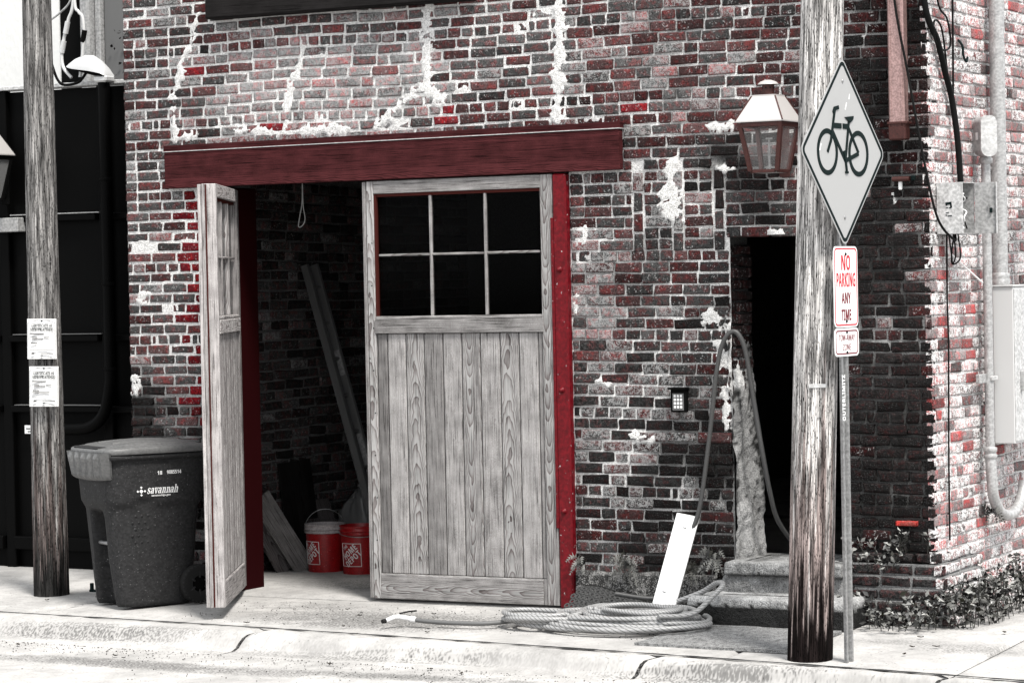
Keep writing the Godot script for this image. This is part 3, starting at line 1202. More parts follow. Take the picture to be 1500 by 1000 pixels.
func build_doors(bld: Node3D) -> void:
	M.sash = plain(0.05, 0.012, 0.010, 0.8)
	var right := make_leaf("garage_door", "closed weathered plank garage door with six dark panes", 1.468, 2.852, 0.055, 1.0, M.wood, bld)
	right.position = Vector3(-0.717, 0.018, 0.012)
	for k in 9:
		var b := MB.new()
		b.t = Transform3D(Basis(Vector3.RIGHT, PI / 2), Vector3.ZERO)
		b.lathe([Vector2(0.005, -0.002), Vector2(0.005, 0.001), Vector2(0.0005, 0.002)], 8)
		var o := part("nail", b, M.ink, right)
		o.position = Vector3(0.064 + 0.008 * (k % 2), 2.72 - k * 0.29, 0.0275)
	var left := make_leaf("garage_door", "open weathered plank garage door swung out, seen edge on", 1.39, 2.808, 0.094, -1.0, M.wood_worn, bld)
	left.transform = Transform3D(Basis(Vector3(-0.468, 0, -0.884), Vector3.UP, Vector3(0.884, 0, -0.468)), Vector3(-1.245, 0.046, 1.115))
	# the doubled outer layer that shows on the edge
	var e := MB.new()
	e.grain = 1
	e.us = Vector2(1.0 / 1.2, 1.0 / 3.0)
	e.uo = Vector2(0.7, 0.1)
	e.box(Vector3(0.055, 1.404, -0.062), Vector3(0.10, 2.80, 0.024), 0.003)
	part("cover_strip", e, M.wood_worn, left)
	var rs := MB.new()
	rs.box(Vector3(0.020, 1.404, -0.022), Vector3(0.006, 2.80, 0.012), 0.001)
	part("edge_seal", rs, M.sash, left)

# ---------------------------------------------------------------- poles and signs
func make_pole(label: String, foot: Vector3, top: Vector3, r0: float, r1: float, stain: float, light: float, sd: int) -> Node3D:
	var o := thing("utility_pole", label, "pole", foot, 0.0, "wooden utility poles")
	var mb := MB.new()
	var rows := []
	var nv := 220
	var nu := 120
	var base := mb.v.size()
	var lean := top - foot
	for j in nv + 1:
		var f := float(j) / nv
		var row := []
		for k in nu:
			var a := TAU * k / nu
			var y := f * lean.y
			var rr := lerpf(r0, r1, f)
			rr += 0.006 * nz.get_noise_3d(cos(a) * 120.0 + sd * 77.0, y * 18.0, sin(a) * 120.0)
			rr += 0.003 * nz2.get_noise_3d(cos(a) * 320.0, y * 12.0 + sd, sin(a) * 320.0)
			if j == 0: rr += 0.006
			row.append(Vector3(cos(a) * rr, y - 0.03, sin(a) * rr) + Vector3(lean.x * f, 0, lean.z * f))
		row.append(row[0])
		rows.append(row)
	mb.sheet(rows, false, true, Vector2(1.0, lean.y / 2.0))
	for i in mb.v.size():
		var p := mb.v[i]
		var f2 := clampf(p.y / lean.y, 0.0, 1.0)
		var ang := atan2(p.z - lean.z * f2, p.x - lean.x * f2)
		var q := nz.get_noise_3d(cos(ang) * 420.0 + sd * 50.0, p.y * 22.0, sin(ang) * 420.0)
		var q2 := nz2.get_noise_3d(cos(ang) * 700.0, p.y * 40.0, sin(ang) * 700.0)
		# tar soaked into the foot ends in a ragged edge
		var d := smoothstep(stain + 0.05, stain - 0.05, p.y + q * 0.45 + q2 * 0.25)
		var d2 := smoothstep(stain * 3.0 + 0.25, stain * 3.0 - 0.25, p.y + q * 1.1 + q2 * 0.5)
		var l := light * (1.0 + 0.4 * q)
		var c := Color(l, l, l)
		c = c.lerp(Color(l * 0.45, l * 0.38, l * 0.37), d2)
		c = c.lerp(Color(0.016, 0.013, 0.013) if sd == 1 else Color(0.05, 0.05, 0.05), d)
		mb.c[i] = c
	part("shaft", mb, M.pole, o)
	return o

func build_poles() -> void:
	var rp := make_pole("pale cracked wooden utility pole with a tarred foot by the bicycle sign", Vector3(3.152, -0.025, 1.55), Vector3(3.330, 4.5, 1.55), 0.126, 0.121, 0.35, 0.80, 1)
	var st := one_box("metal_strap", Vector3(0.02, 1.565, 0.123), Vector3(0.10, 0.022, 0.012), 0.002, M.white_paint, rp)
	st.rotation.y = 0.50
	st.position = Vector3(0.122, 1.565, 0.108)
	for k in 16:
		var s := MB.new()
		var a := rng.randf_range(0.1, 1.9)
		s.t = Transform3D(Basis(Vector3.UP, PI / 2 - a), Vector3.ZERO)
		s.box(Vector3.ZERO, Vector3(0.012, 0.003, 0.010), 0.0008)
		var q := part("staple", s, M.zinc, rp)
		var y := rng.randf_range(1.3, 3.6)
		var f := y / 4.5
		q.position = Vector3(cos(a) * 0.127 + 0.178 * f, y, sin(a) * 0.127)
	var lp := make_pole("dark grained wooden utility pole carrying two paper notices", Vector3(-3.205, 0.0, 0.36), Vector3(-3.215, 4.8, 0.36), 0.128, 0.098, 0.28, 0.34, 2)
	tag(lp, "dark grained wooden utility pole carrying two paper notices")
	for k in 10:
		var s := MB.new()
		var a := rng.randf_range(0.2, 1.9)
		s.t = Transform3D(Basis(Vector3.UP, PI / 2 - a), Vector3.ZERO)
		s.box(Vector3.ZERO, Vector3(0.010, 0.003, 0.010), 0.0008)
		var q := part("staple", s, M.zinc, lp)
		var y := rng.randf_range(1.3, 3.4)
		q.position = Vector3(cos(a) * (0.129 - 0.0062 * y), y, sin(a) * (0.129 - 0.0062 * y))
	build_notices()

func notice(at: Vector3, tilt: float, label: String, bent: float, extra: int) -> void:
	var turn := 0.60
	var o := thing("paper_notice", label, "notice", at, turn, "notices on the dark pole")
	o.rotation.z = tilt
	var mb := MB.new()
	var rows := []
	for j in 9:
		var row := []
		for i in 9:
			var x := (i / 8.0 - 0.5) * 0.205
			var y := (j / 8.0 - 0.5) * 0.285
			row.append(Vector3(x, y, -bent * x * x * 6.0 + 0.004 * sin(y * 16.0)))
		rows.append(row)
	mb.sheet(rows)
	var back := []
	for row in rows:
		var nr := []
		for p in row: nr.append(p - Vector3(0, 0, 0.0015))
		back.append(nr)
	mb.sheet(back, false, true)
	part("sheet", mb, M.white, o)
	text_part("CERTIFICATE OF", 0.020, M.ink, o, Vector3(0, 0.096, 0.006), "Droid Serif", 700, 1.0, "lettering", false, 0.150)
	text_part("APPROPRIATENESS", 0.020, M.ink, o, Vector3(0.0, 0.068, 0.006), "Droid Serif", 700, 1.0, "lettering", false, 0.165)
	var ln := MB.new()
	var rr := RandomNumberGenerator.new()
	rr.seed = 300 + extra
	var spots := [[-0.035, 0.036, 0.10, 0.006], [-0.05, 0.012, 0.035, 0.005], [0.035, 0.012, 0.04, 0.004], [-0.03, 0.002, 0.08, 0.005], [-0.055, -0.03, 0.045, 0.007], [0.0, -0.078, 0.17, 0.003], [0.035, -0.105, 0.09, 0.004], [-0.062, -0.102, 0.02, 0.012]]
	if extra == 1: spots.append([-0.02, -0.042, 0.12, 0.006])
	for s in spots: ln.box(Vector3(s[0], s[1], 0.005), Vector3(s[2], s[3], 0.004))
	for s in [[0.0, 0.134, 0.19, 0.002], [0.0, -0.134, 0.19, 0.002], [-0.095, 0.0, 0.002, 0.268], [0.095, 0.0, 0.002, 0.268]]: ln.box(Vector3(s[0], s[1], 0.003), Vector3(s[2], s[3], 0.003))
	part("printed_lines", ln, plain(0.10, 0.10, 0.10), o)
	for y in [0.128, -0.118]:
		one_box("tack", Vector3(0, y, 0.006), Vector3(0.014, 0.006, 0.005), 0.001, M.ink, o)

func build_notices() -> void:
	notice(Vector3(-3.115, 1.828, 0.520), -0.018, "white printed certificate notice, upper of two on the dark pole", 0.25, 0)
	notice(Vector3(-3.105, 1.490, 0.522), -0.022, "white printed certificate notice, lower of two on the dark pole", 0.25, 1)

func rounded(w: float, h: float, r: float, seg := 6) -> PackedVector2Array:
	var out := PackedVector2Array()
	for q in [[1, 1, 0.0], [-1, 1, 0.5], [-1, -1, 1.0], [1, -1, 1.5]]:
		for k in seg + 1:
			var a: float = PI * (q[2] + 0.5 * k / seg)
			out.append(Vector2(q[0] * (w / 2 - r) + cos(a) * r, q[1] * (h / 2 - r) + sin(a) * r))
	return out

func spun(poly: PackedVector2Array, a: float) -> PackedVector2Array:
	var out := PackedVector2Array()
	for p in poly: out.append(p.rotated(a))
	return out

func bar2(mb: MB, a: Vector2, b: Vector2, w: float, z0: float, z1: float) -> void:
	var d := (b - a).normalized()
	var s := Vector2(-d.y, d.x) * w * 0.5
	mb.prism(PackedVector2Array([a - s, b - s, b + s, a + s]), z0, z1)

func arc2(mb: MB, c: Vector2, r: float, w: float, z0: float, z1: float, squash := 1.0) -> void:
	var outer := PackedVector2Array()
	var inner := PackedVector2Array()
	for k in 40:
		var a := TAU * k / 40.0
		outer.append(c + Vector2(cos(a) * (r + w / 2), sin(a) * (r + w / 2)))
		inner.append(c + Vector2(cos(a) * (r - w / 2), sin(a) * (r - w / 2)))
	mb.ring(outer, inner, z0, z1)

func build_signs() -> void:
	var at := Vector3(3.415, -0.03, 1.585)
	var o := thing("sign_post", "grey channel post with a bicycle diamond over no-parking signs", "sign", at, PI / 2 - 0.076)
	# channel post: web and two flanges, local x across the sign, z to its front
	var mb := MB.new()
	var pr := PackedVector2Array([Vector2(-0.040, 0.0), Vector2(-0.024, 0.0), Vector2(-0.015, -0.026), Vector2(0.015, -0.026), Vector2(0.024, 0.0), Vector2(0.040, 0.0), Vector2(0.040, -0.005), Vector2(0.027, -0.005), Vector2(0.018, -0.031), Vector2(-0.018, -0.031), Vector2(-0.027, -0.005), Vector2(-0.040, -0.005)])
	mb.t = Transform3D(Basis(Vector3(1, 0, 0), Vector3(0, 0, 1), Vector3(0, -1, 0)), Vector3(0, 3.35, 0))
	var turned := PackedVector2Array()
	for p in pr: turned.append(Vector2(p.x, p.y))
	mb.prism(turned, 0.0, 3.38)
	part("post", mb, M.zinc, o)
	for k in 24:
		var hb := MB.new()
		hb.t = Transform3D(Basis(Vector3.RIGHT, PI / 2), Vector3.ZERO)
		hb.lathe([Vector2(0.005, 0), Vector2(0.005, 0.001), Vector2(0.0003, 0.001)], 8)
		var q := part("bolt_hole", hb, M.ink, o)
		q.position = Vector3(0, 0.12 + k * 0.066, -0.0255)
	# diamond
	var dn := Node3D.new()
	dn.name = "bicycle_sign"
	o.add_child(dn)
	tag(dn, "grey diamond sign with a black bicycle")
	dn.position = Vector3(0, 2.890, 0.010)
	var s := 0.762
	var b := MB.new()
	b.prism(spun(rounded(s, s, 0.048), PI / 4), -0.0015, 0.0015)
	part("sign_plate", b, M.sign_face, dn)
	b = MB.new()
	b.ring(spun(rounded(s - 0.020, s - 0.020, 0.04), PI / 4), spun(rounded(s - 0.058, s - 0.058, 0.026), PI / 4), 0.0, 0.0032)
	part("border", b, M.ink, dn)
	b = MB.new()
	var z0 := 0.0005
	var z1 := 0.0036
	var wl := Vector2(-0.205, 0.0)
	var wr := Vector2(0.190, 0.0)
	arc2(b, wl, 0.117, 0.028, z0, z1)
	arc2(b, wr, 0.117, 0.028, z0, z1 + 0.0004)
	var crank := Vector2(0.020, -0.045)
	bar2(b, Vector2(-0.135, 0.115), crank, 0.024, z0, z1 + 0.0008)
	bar2(b, crank, Vector2(0.070, 0.175), 0.024, z0, z1 + 0.0012)
	bar2(b, Vector2(-0.128, 0.150), Vector2(-0.025, 0.150), 0.030, z0, z1 + 0.0016)
	bar2(b, Vector2(-0.008, 0.150), Vector2(0.062, 0.150), 0.030, z0, z1 + 0.0016)
	bar2(b, crank, Vector2(0.190, 0.0), 0.024, z0, z1 + 0.0020)
	bar2(b, Vector2(0.068, 0.140), Vector2(0.190, 0.004), 0.018, z0, z1 + 0.0024)
	bar2(b, wl, Vector2(-0.165, 0.06), 0.020, z0, z1 + 0.0026)
	bar2(b, Vector2(-0.165, 0.055), Vector2(-0.105, 0.245), 0.020, z0, z1 + 0.0030)
	bar2(b, Vector2(-0.114, 0.244), Vector2(-0.058, 0.254), 0.022, z0, z1 + 0.0034)
	bar2(b, Vector2(-0.110, 0.248), Vector2(-0.128, 0.222), 0.018, z0, z1 + 0.0038)
	b.prism(PackedVector2Array([Vector2(0.018, 0.202), Vector2(0.128, 0.212), Vector2(0.122, 0.192), Vector2(0.085, 0.172), Vector2(0.058, 0.182)]), z0, z1 + 0.0042)
	bar2(b, Vector2(0.0, 0.01), crank, 0.016, z0, z1 + 0.0044)
	bar2(b, crank, Vector2(0.032, -0.108), 0.018, z0, z1 + 0.0046)
	bar2(b, Vector2(0.014, -0.110), Vector2(0.050, -0.110), 0.013, z0, z1 + 0.0048)
	var bike := part("bicycle_symbol", b, M.ink, dn)
	bike.position = Vector3(0.0, -0.005, 0)
	for y in [0.40, -0.37]: bolt(dn, Vector3(0, y, 0.0016), 0.010, M.zinc)
	var sc := MB.new()
	for q in [[-0.30, 0.0, -0.28, 0.04], [0.03, 0.24, 0.05, 0.28], [0.08, 0.30, 0.09, 0.33]]: bar2(sc, Vector2(q[0], q[1]), Vector2(q[2], q[3]), 0.008, 0.0, 0.0022)
	part("scratch", sc, M.sign_white, dn)
	# no parking
	var np := Node3D.new()
	np.name = "no_parking_sign"
	o.add_child(np)
	tag(np, "white sign with red no parking lettering")
	np.position = Vector3(0, 2.128, 0.010)
	b = MB.new()
	b.prism(rounded(0.305, 0.457, 0.036), -0.0015, 0.0015)
	part("sign_plate", b, M.sign_white, np)
	b = MB.new()
	b.ring(rounded(0.287, 0.439, 0.030), rounded(0.270, 0.422, 0.022), 0.0, 0.0028)
	part("border", b, M.sign_red, np)
	for q in [["NO", 0.135, 0.086, 0.115, M.sign_red], ["PARKING", 0.038, 0.080, 0.240, M.sign_red], ["ANY", -0.065, 0.062, 0.115, M.sign_dark_red], ["TIME", -0.160, 0.062, 0.125, M.sign_dark_red]]:
		text_part(q[0], q[2], q[4], np, Vector3(0, q[1], 0.0024), "Droid Sans", 700, 1.0, "lettering", false, q[3])
	bolt(np, Vector3(0, 0.185, 0.0016), 0.009, M.ink)
	bolt(np, Vector3(0, -0.195, 0.0016), 0.009, M.ink)
	# tow-away
	var tz := Node3D.new()
	tz.name = "tow_away_sign"
	o.add_child(tz)
	tag(tz, "small white tow-away zone plate with red border")
	tz.position = Vector3(0, 1.815, 0.010)
	b = MB.new()
	b.prism(rounded(0.305, 0.158, 0.030), -0.0015, 0.0015)
	part("sign_plate", b, M.sign_white, tz)
	b = MB.new()
	b.ring(rounded(0.283, 0.136, 0.024), rounded(0.268, 0.121, 0.018), 0.0, 0.0028)
	part("border", b, M.sign_dark_red, tz)
	text_part("TOW-AWAY", 0.034, M.sign_dark_red, tz, Vector3(0, 0.024, 0.0024), "Droid Sans", 400, 1.0, "lettering", false, 0.205)
	text_part("ZONE", 0.034, M.sign_dark_red, tz, Vector3(0, -0.029, 0.0024), "Droid Sans", 400, 1.0, "lettering", false, 0.105)
	bolt(tz, Vector3(0, 0.055, 0.0016), 0.008, M.ink)
	bolt(tz, Vector3(0, -0.058, 0.0016), 0.008, M.ink)
	var tx := text_part("OUTERLIMITZ", 0.036, M.white, o, Vector3(-0.033, 1.50, 0.003), "Droid Sans", 700, 1.0, "sticker_lettering", false, 0.26)
	tx.rotation.z = PI / 2

func bolt(parent: Node, at: Vector3, r: float, m: Material) -> void:
	var b := MB.new()
	b.t = Transform3D(Basis(Vector3.RIGHT, PI / 2), Vector3.ZERO)
	b.lathe([Vector2(r, -0.001), Vector2(r, 0.004), Vector2(r * 0.7, 0.006), Vector2(0.0004, 0.0065)], 10)
	part("bolt", b, m, parent).position = at

# ---------------------------------------------------------------- lanterns
func make_lantern(label: String, at: Vector3, scale: float, frame: Material, turn := 0.0, glass: Material = M.lamp_glass) -> Node3D:
	var o := thing("wall_lantern", label, "lantern", at, turn, "square copper wall lanterns")
	o.scale = Vector3.ONE * scale
	# local y 0 at the foot of the glass body, centred
	var hb := 0.300
	var wb := 0.090
	var wt := 0.138
	for s in [[-1, -1], [1, -1], [1, 1], [-1, 1]]:
		var b := MB.new()
		var lo := Vector3(s[0] * wb, 0.0, s[1] * wb)
		var hi := Vector3(s[0] * wt, hb, s[1] * wt)
		var w := 0.013
		var rows := []
		for f in [lo, hi]:
			rows.append([f + Vector3(-w, 0, -w), f + Vector3(-w, 0, w), f + Vector3(w, 0, w), f + Vector3(w, 0, -w)])
		for k in 4:
			var j := (k + 1) % 4
			b.face([rows[0][k], rows[0][j], rows[1][j], rows[1][k]], (rows[0][k] + rows[0][j]) * 0.5 - lo)
		part("corner_post", b, frame, o)
	for q in [[wb, 0.0, 0.020], [wt, hb - 0.012, 0.028]]:
		var b := MB.new()
		for k in 4:
			b.t = Transform3D(Basis(Vector3.UP, k * PI / 2), Vector3.ZERO)
			b.box(Vector3(0, q[1], q[0]), Vector3(q[0] * 2 - 0.028, q[2], 0.020), 0.002)
		part("frame_ring", b, frame, o)
	for k in 4:
		var g := MB.new()
		g.t = Transform3D(Basis(Vector3.UP, k * PI / 2), Vector3.ZERO)
		g.quad(Vector3(-wb + 0.012, 0.011, wb), Vector3(wb - 0.012, 0.011, wb), Vector3(wt - 0.012, hb - 0.027, wt), Vector3(-wt + 0.012, hb - 0.027, wt))
		part("pane", g, glass, o)
	var fl := MB.new()
	fl.box(Vector3(0, -0.006, 0), Vector3(wb * 2 - 0.03, 0.008, wb * 2 - 0.03))
	fl.box(Vector3(0, 0.10, 0), Vector3(0.012, 0.20, 0.012), 0.002)
	fl.box(Vector3(0, 0.205, 0), Vector3(0.045, 0.012, 0.012), 0.002)
	part("burner", fl, M.grey_paint, o)
	# roof: four sloping sheets over an overhanging eave
	var rf := MB.new()
	var e := 0.160
	var tp := 0.080
	var y0 := hb + 0.004
	var y1 := hb + 0.165
	for k in 4:
		rf.t = Transform3D(Basis(Vector3.UP, k * PI / 2), Vector3.ZERO)
		rf.quad(Vector3(-e, y0 + 0.008, e), Vector3(e, y0 + 0.008, e), Vector3(tp, y1, tp), Vector3(-tp, y1, tp))
		rf.quad(Vector3(-e, y0, e), Vector3(e, y0, e), Vector3(e, y0 + 0.008, e), Vector3(-e, y0 + 0.008, e))
		rf.box(Vector3(0, y1 + 0.004, tp - 0.006), Vector3(tp * 2 - 0.016, 0.012, 0.012))
	rf.t = Transform3D()
	rf.quad(Vector3(-e, y0, -e), Vector3(e, y0, -e), Vector3(e, y0, e), Vector3(-e, y0, e))
	rf.quad(Vector3(-tp, y1 - 0.001, tp), Vector3(tp, y1 - 0.001, tp), Vector3(tp, y1 - 0.001, -tp), Vector3(-tp, y1 - 0.001, -tp))
	var roof := part("roof", rf, M.lantern_roof, o)
	for k in 4:
		var ridge := MB.new()
		ridge.t = Transform3D(Basis(Vector3.UP, k * PI / 2), Vector3.ZERO)
		ridge.tube([Vector3(e, y0 + 0.008, e), Vector3(tp, y1 + 0.002, tp)], 0.005, 6)
		part("seam", ridge, frame, roof)
	var ch := MB.new()
	ch.lathe([Vector2(0.038, y1), Vector2(0.038, y1 + 0.075)], 20)
	var chim := part("chimney", ch, frame, o)
	for k in 8:
		var hole := MB.new()
		hole.t = Transform3D(Basis(Vector3.UP, k * PI / 4) * Basis(Vector3.RIGHT, PI / 2), Vector3(sin(k * PI / 4) * 0.0375, y1 + 0.055, cos(k * PI / 4) * 0.0375))
		hole.lathe([Vector2(0.006, 0.0), Vector2(0.006, 0.0012), Vector2(0.0003, 0.0012)], 8)
		part("vent_hole", hole, M.ink, chim)
	var cp := MB.new()
	cp.lathe([Vector2(0.064, y1 + 0.075), Vector2(0.066, y1 + 0.079), Vector2(0.050, y1 + 0.094), Vector2(0.022, y1 + 0.104), Vector2(0.0005, y1 + 0.106)], 24)
	part("cap", cp, M.lantern_roof, o)
	var ar := MB.new()
	ar.tube([Vector3(0, 0.15, -0.12), Vector3(0, 0.05, -0.16), Vector3(0, 0.02, -0.235)], 0.010, 8)
	ar.tube([Vector3(0.0, hb - 0.02, -0.13), Vector3(0.0, hb - 0.02, -0.235)], 0.009, 8)
	ar.box(Vector3(0, 0.14, -0.240), Vector3(0.07, 0.34, 0.012), 0.003)
	part("wall_bracket", ar, frame, o)
	var lt := MB.new()
	lt.box(Vector3(wb + 0.022, 0.13, wb + 0.022), Vector3(0.03, 0.008, 0.008), 0.002)
	part("latch", lt, frame, o)
	return o

# ---------------------------------------------------------------- bin
func build_bin() -> void:
	var o := thing("trash_cart", "dark grey wheeled trash cart with closed lid beside the open door", "trash cart", Vector3(-2.235, -0.008, 0.575), atan2(-0.47, 0.88))
	o.scale = Vector3(1.03, 1.0, 1.03)
	# local z is the front with the lid handle, x to its right
	var mb := MB.new()
	var lev := [0.0, 0.012, 0.03, 0.10, 0.18, 0.26, 0.34, 0.42, 0.48, 0.52, 0.56, 0.60, 0.63, 0.66, 0.68, 0.70, 0.72, 0.74, 0.76, 0.79, 0.82, 0.86, 0.92, 0.98, 1.03]
	var rows := []
	var np := 160
	for y in lev:
		var f: float = y / 1.03
		var hx := lerpf(0.235, 0.288, f) + 0.020 * smoothstep(0.66, 0.73, y)
		var hz := lerpf(0.275, 0.362, f) + 0.022 * smoothstep(0.66, 0.73, y)
		var sq := 5.5
		if y < 0.02: hx -= 0.012 - y * 0.6; hz -= 0.012 - y * 0.6
		var row := []
		for k in np:
			var a := TAU * k / np
			var ca := cos(a)
			var sa := sin(a)
			var rr := pow(pow(absf(ca), sq) + pow(absf(sa), sq), -1.0 / sq)
			var p := Vector3(ca * rr * hx, y, sa * rr * hz)
			if sa > 0.5:
				# lift-bar pocket and the tapering foot recess below it
				var half := 0.088 if y > 0.34 else lerpf(0.125, 0.088, y / 0.34)
				var inx := smoothstep(half + 0.016, half - 0.010, absf(p.x))
				var iny := smoothstep(0.665, 0.625, y + 2.2 * p.x * p.x)
				p.z -= 0.105 * inx * iny
			elif absf(ca) > 0.7:
				# hand hollow low on the rim of the side
				p.x -= signf(ca) * 0.016 * bump(p.z, y, 0.12, 0.715, 0.11, 0.04)
			row.append(p)
		rows.append(row)
	mb.sheet(rows, true, true)
	var bottom := []
	var zero := []
	for p in rows[0]:
		bottom.append(p)
		zero.append(Vector3(0, 0.001, 0))
	mb.sheet([zero, bottom], true, true)
	part("body", mb, M.bin, o)
	# rim
	var rim := MB.new()
	rows = []
	for q in [[0.0, 1.010], [0.022, 1.014], [0.026, 1.035], [0.018, 1.05], [-0.02, 1.05]]:
		var row := []
		for k in 96:
			var a := TAU * k / 96
			var rr := pow(pow(absf(cos(a)), 6.0) + pow(absf(sin(a)), 6.0), -1.0 / 6.0)
			row.append(Vector3(cos(a) * rr * (0.305 + q[0]), q[1], sin(a) * rr * (0.382 + q[0])))
		rows.append(row)
	rim.sheet(rows, true, true)
	part("rim", rim, M.bin, o)
	# lid: domed shell with a raised panel
	var lid := MB.new()
	rows = []
	for q in [[1.0, 0.0], [1.012, 0.012], [1.005, 0.034], [0.97, 0.046], [0.90, 0.052], [0.84, 0.054], [0.80, 0.066], [0.70, 0.073], [0.50, 0.079], [0.25, 0.083], [0.02, 0.084]]:
		var row := []
		for k in 96:
			var a := TAU * k / 96
			var rr := pow(pow(absf(cos(a)), 5.0) + pow(absf(sin(a)), 5.0), -1.0 / 5.0)
			var z: float = sin(a) * rr * 0.412 * q[0]
			row.append(Vector3(cos(a) * rr * 0.338 * q[0], 1.052 + q[1] - 0.03 * (z / 0.41) * (z / 0.41) * smoothstep(0.03, 0.09, q[1]), z))
		rows.append(row)
	lid.sheet(rows, true, true)
	var lp := part("lid", lid, M.bin_lid, o)
	tag(lp, "lighter grey domed lid")
	for x in [-0.11, 0.11]:
		var rb := MB.new()
		var pts := []
		for k in 12:
			var z := lerpf(0.26, -0.36, k / 11.0)
			pts.append(Vector3(x * (1.0 + 0.4 * k / 11.0), 1.133 - 0.16 * z * z - 0.01, z))
		rb.tube(pts, 0.013, 8)
		part("lid_ridge", rb, M.bin_lid, lp)
	# ribbed apron under the front of the lid
	var ap := MB.new()
	rows = []
	for j in 14:
		var f := j / 13.0
		var row := []
		for i in 65:
			var u := i / 64.0 * 2.0 - 1.0
			var half := lerpf(0.300, 0.262, f)
			var x := u * half
			var wav := 0.024 * (0.5 + 0.5 * cos(u * PI * 6.0)) * smoothstep(0.05, 0.2, f) * smoothstep(0.97, 0.85, f) * smoothstep(0.97, 0.85, absf(u))
			var z := 0.425 - 0.028 * f + wav - 0.05 * smoothstep(0.86, 1.0, absf(u)) - 0.02 * smoothstep(0.9, 1.0, f)
			row.append(Vector3(x, 1.066 - f * 0.185 - 0.012 * (1.0 - u * u) * f, z))
		rows.append(row)
	ap.sheet(rows, false, true)
	var inner := []
	for row in rows:
		var nr := []
		for p in row: nr.append(p - Vector3(0, 0, 0.012))
		inner.append(nr)
	ap.sheet(inner)
	ap.sheet([rows[13], inner[13]], false, true)
	part("lid_apron", ap, M.bin_lid, lp)
	one_box("lid_handle", Vector3(0, 1.095, 0.372), Vector3(0.36, 0.016, 0.075), 0.006, M.bin, lp)
	var bar := MB.new()
	bar.tube([Vector3(-0.115, 0.43, 0.268), Vector3(0.115, 0.43, 0.268)], 0.013, 10)
	part("lift_bar", bar, M.zinc, o)
	for s in [-1.0, 1.0]:
		var wh := MB.new()
		wh.t = Transform3D(Basis(Vector3.FORWARD, PI / 2), Vector3(s * 0.292, 0.135, -0.265))
		wh.lathe([Vector2(0.055, -0.026), Vector2(0.115, -0.028), Vector2(0.134, -0.020), Vector2(0.135, 0.020), Vector2(0.115, 0.028), Vector2(0.055, 0.026)], 28)
		var tyre := part("wheel", wh, M.rubber, o)
		var hub := MB.new()
		hub.t = wh.t
		hub.lathe([Vector2(0.0005, -0.020), Vector2(0.030, -0.020), Vector2(0.056, -0.014), Vector2(0.056, 0.014), Vector2(0.030, 0.020), Vector2(0.0005, 0.020)], 20)
		part("hub", hub, M.matt_black, tyre)
		for k in 6:
			var sp := MB.new()
			sp.t = wh.t * Transform3D(Basis(Vector3.UP, k * PI / 3), Vector3.ZERO)
			sp.box(Vector3(0.07, s * 0.022, 0), Vector3(0.06, 0.010, 0.012), 0.002)
			part("spoke", sp, M.bin, tyre)
		for k in 26:
			var sp := MB.new()
			sp.t = wh.t * Transform3D(Basis(Vector3.UP, k * TAU / 26), Vector3.ZERO)
			sp.box(Vector3(0.122, s * 0.0245, 0), Vector3(0.016, 0.004, 0.012), 0.001)
			part("tread_lug", sp, M.bin, tyre)
	var ax := MB.new()
	ax.tube([Vector3(-0.3, 0.135, -0.265), Vector3(0.3, 0.135, -0.265)], 0.012, 8)
	part("axle", ax, M.zinc, o)
	# raised dots and print on the right side
	for j in 5:
		for i in 3:
			var d := MB.new()
			var y := 0.625 - j * 0.045
			d.t = Transform3D(Basis(Vector3.FORWARD, PI / 2 - 0.052), Vector3(lerpf(0.235, 0.288, y / 1.03) - 0.0005, y, 0.175 - i * 0.045 + (0.022 if j % 2 == 1 else 0.0)))
			d.lathe([Vector2(0.010, -0.002), Vector2(0.007, 0.003), Vector2(0.0004, 0.005)], 8)
			part("grip_dot", d, M.bin, o)
	var side := func(s: String, h: float, y: float, z: float, w: float, font: String, shear: float) -> void:
		var q := text_part(s, h, M.white, o, Vector3.ZERO, font, 700, 1.0, "print", shear != 0.0, w)
		var k: float = q.scale.x
		var bx := Vector3(0, 0, -1) * k
		var by := Vector3(0.05, 0.999, 0.0)
		q.transform = Transform3D(Basis(bx, by - Vector3(0, 0, 1) * shear, Vector3(1, 0, 0)), Vector3(lerpf(0.235, 0.288, y / 1.03) + 0.0225 , y, z))
	side.call("18", 0.026, 0.915, 0.01, 0.035, "Droid Sans", 0.0)
	side.call("9085514", 0.026, 0.917, -0.095, 0.105, "Droid Sans", 0.0)
	side.call("savannah", 0.052, 0.800, -0.015, 0.225, "Droid Serif", 0.22)
	side.call("savannahga.gov", 0.012, 0.762, 0.0, 0.14, "Droid Sans", 0.0)
	var dia := MB.new()
	for q in [[0, 0, 0.020], [0.0, 0.026, 0.011], [0.0, -0.026, 0.011], [0.026, 0.0, 0.011], [-0.026, 0.0, 0.011]]:
		dia.t = Transform3D(Basis(Vector3(0, 0, -1), Vector3(0, 1, 0), Vector3(1, 0, 0)) * Basis(Vector3(0, 0, 1), PI / 4), Vector3(0.2985, 0.795 + q[1], 0.145 + q[0]))
		dia.box(Vector3.ZERO, Vector3(q[2], q[2], 0.004))
	part("emblem", dia, M.white, o)

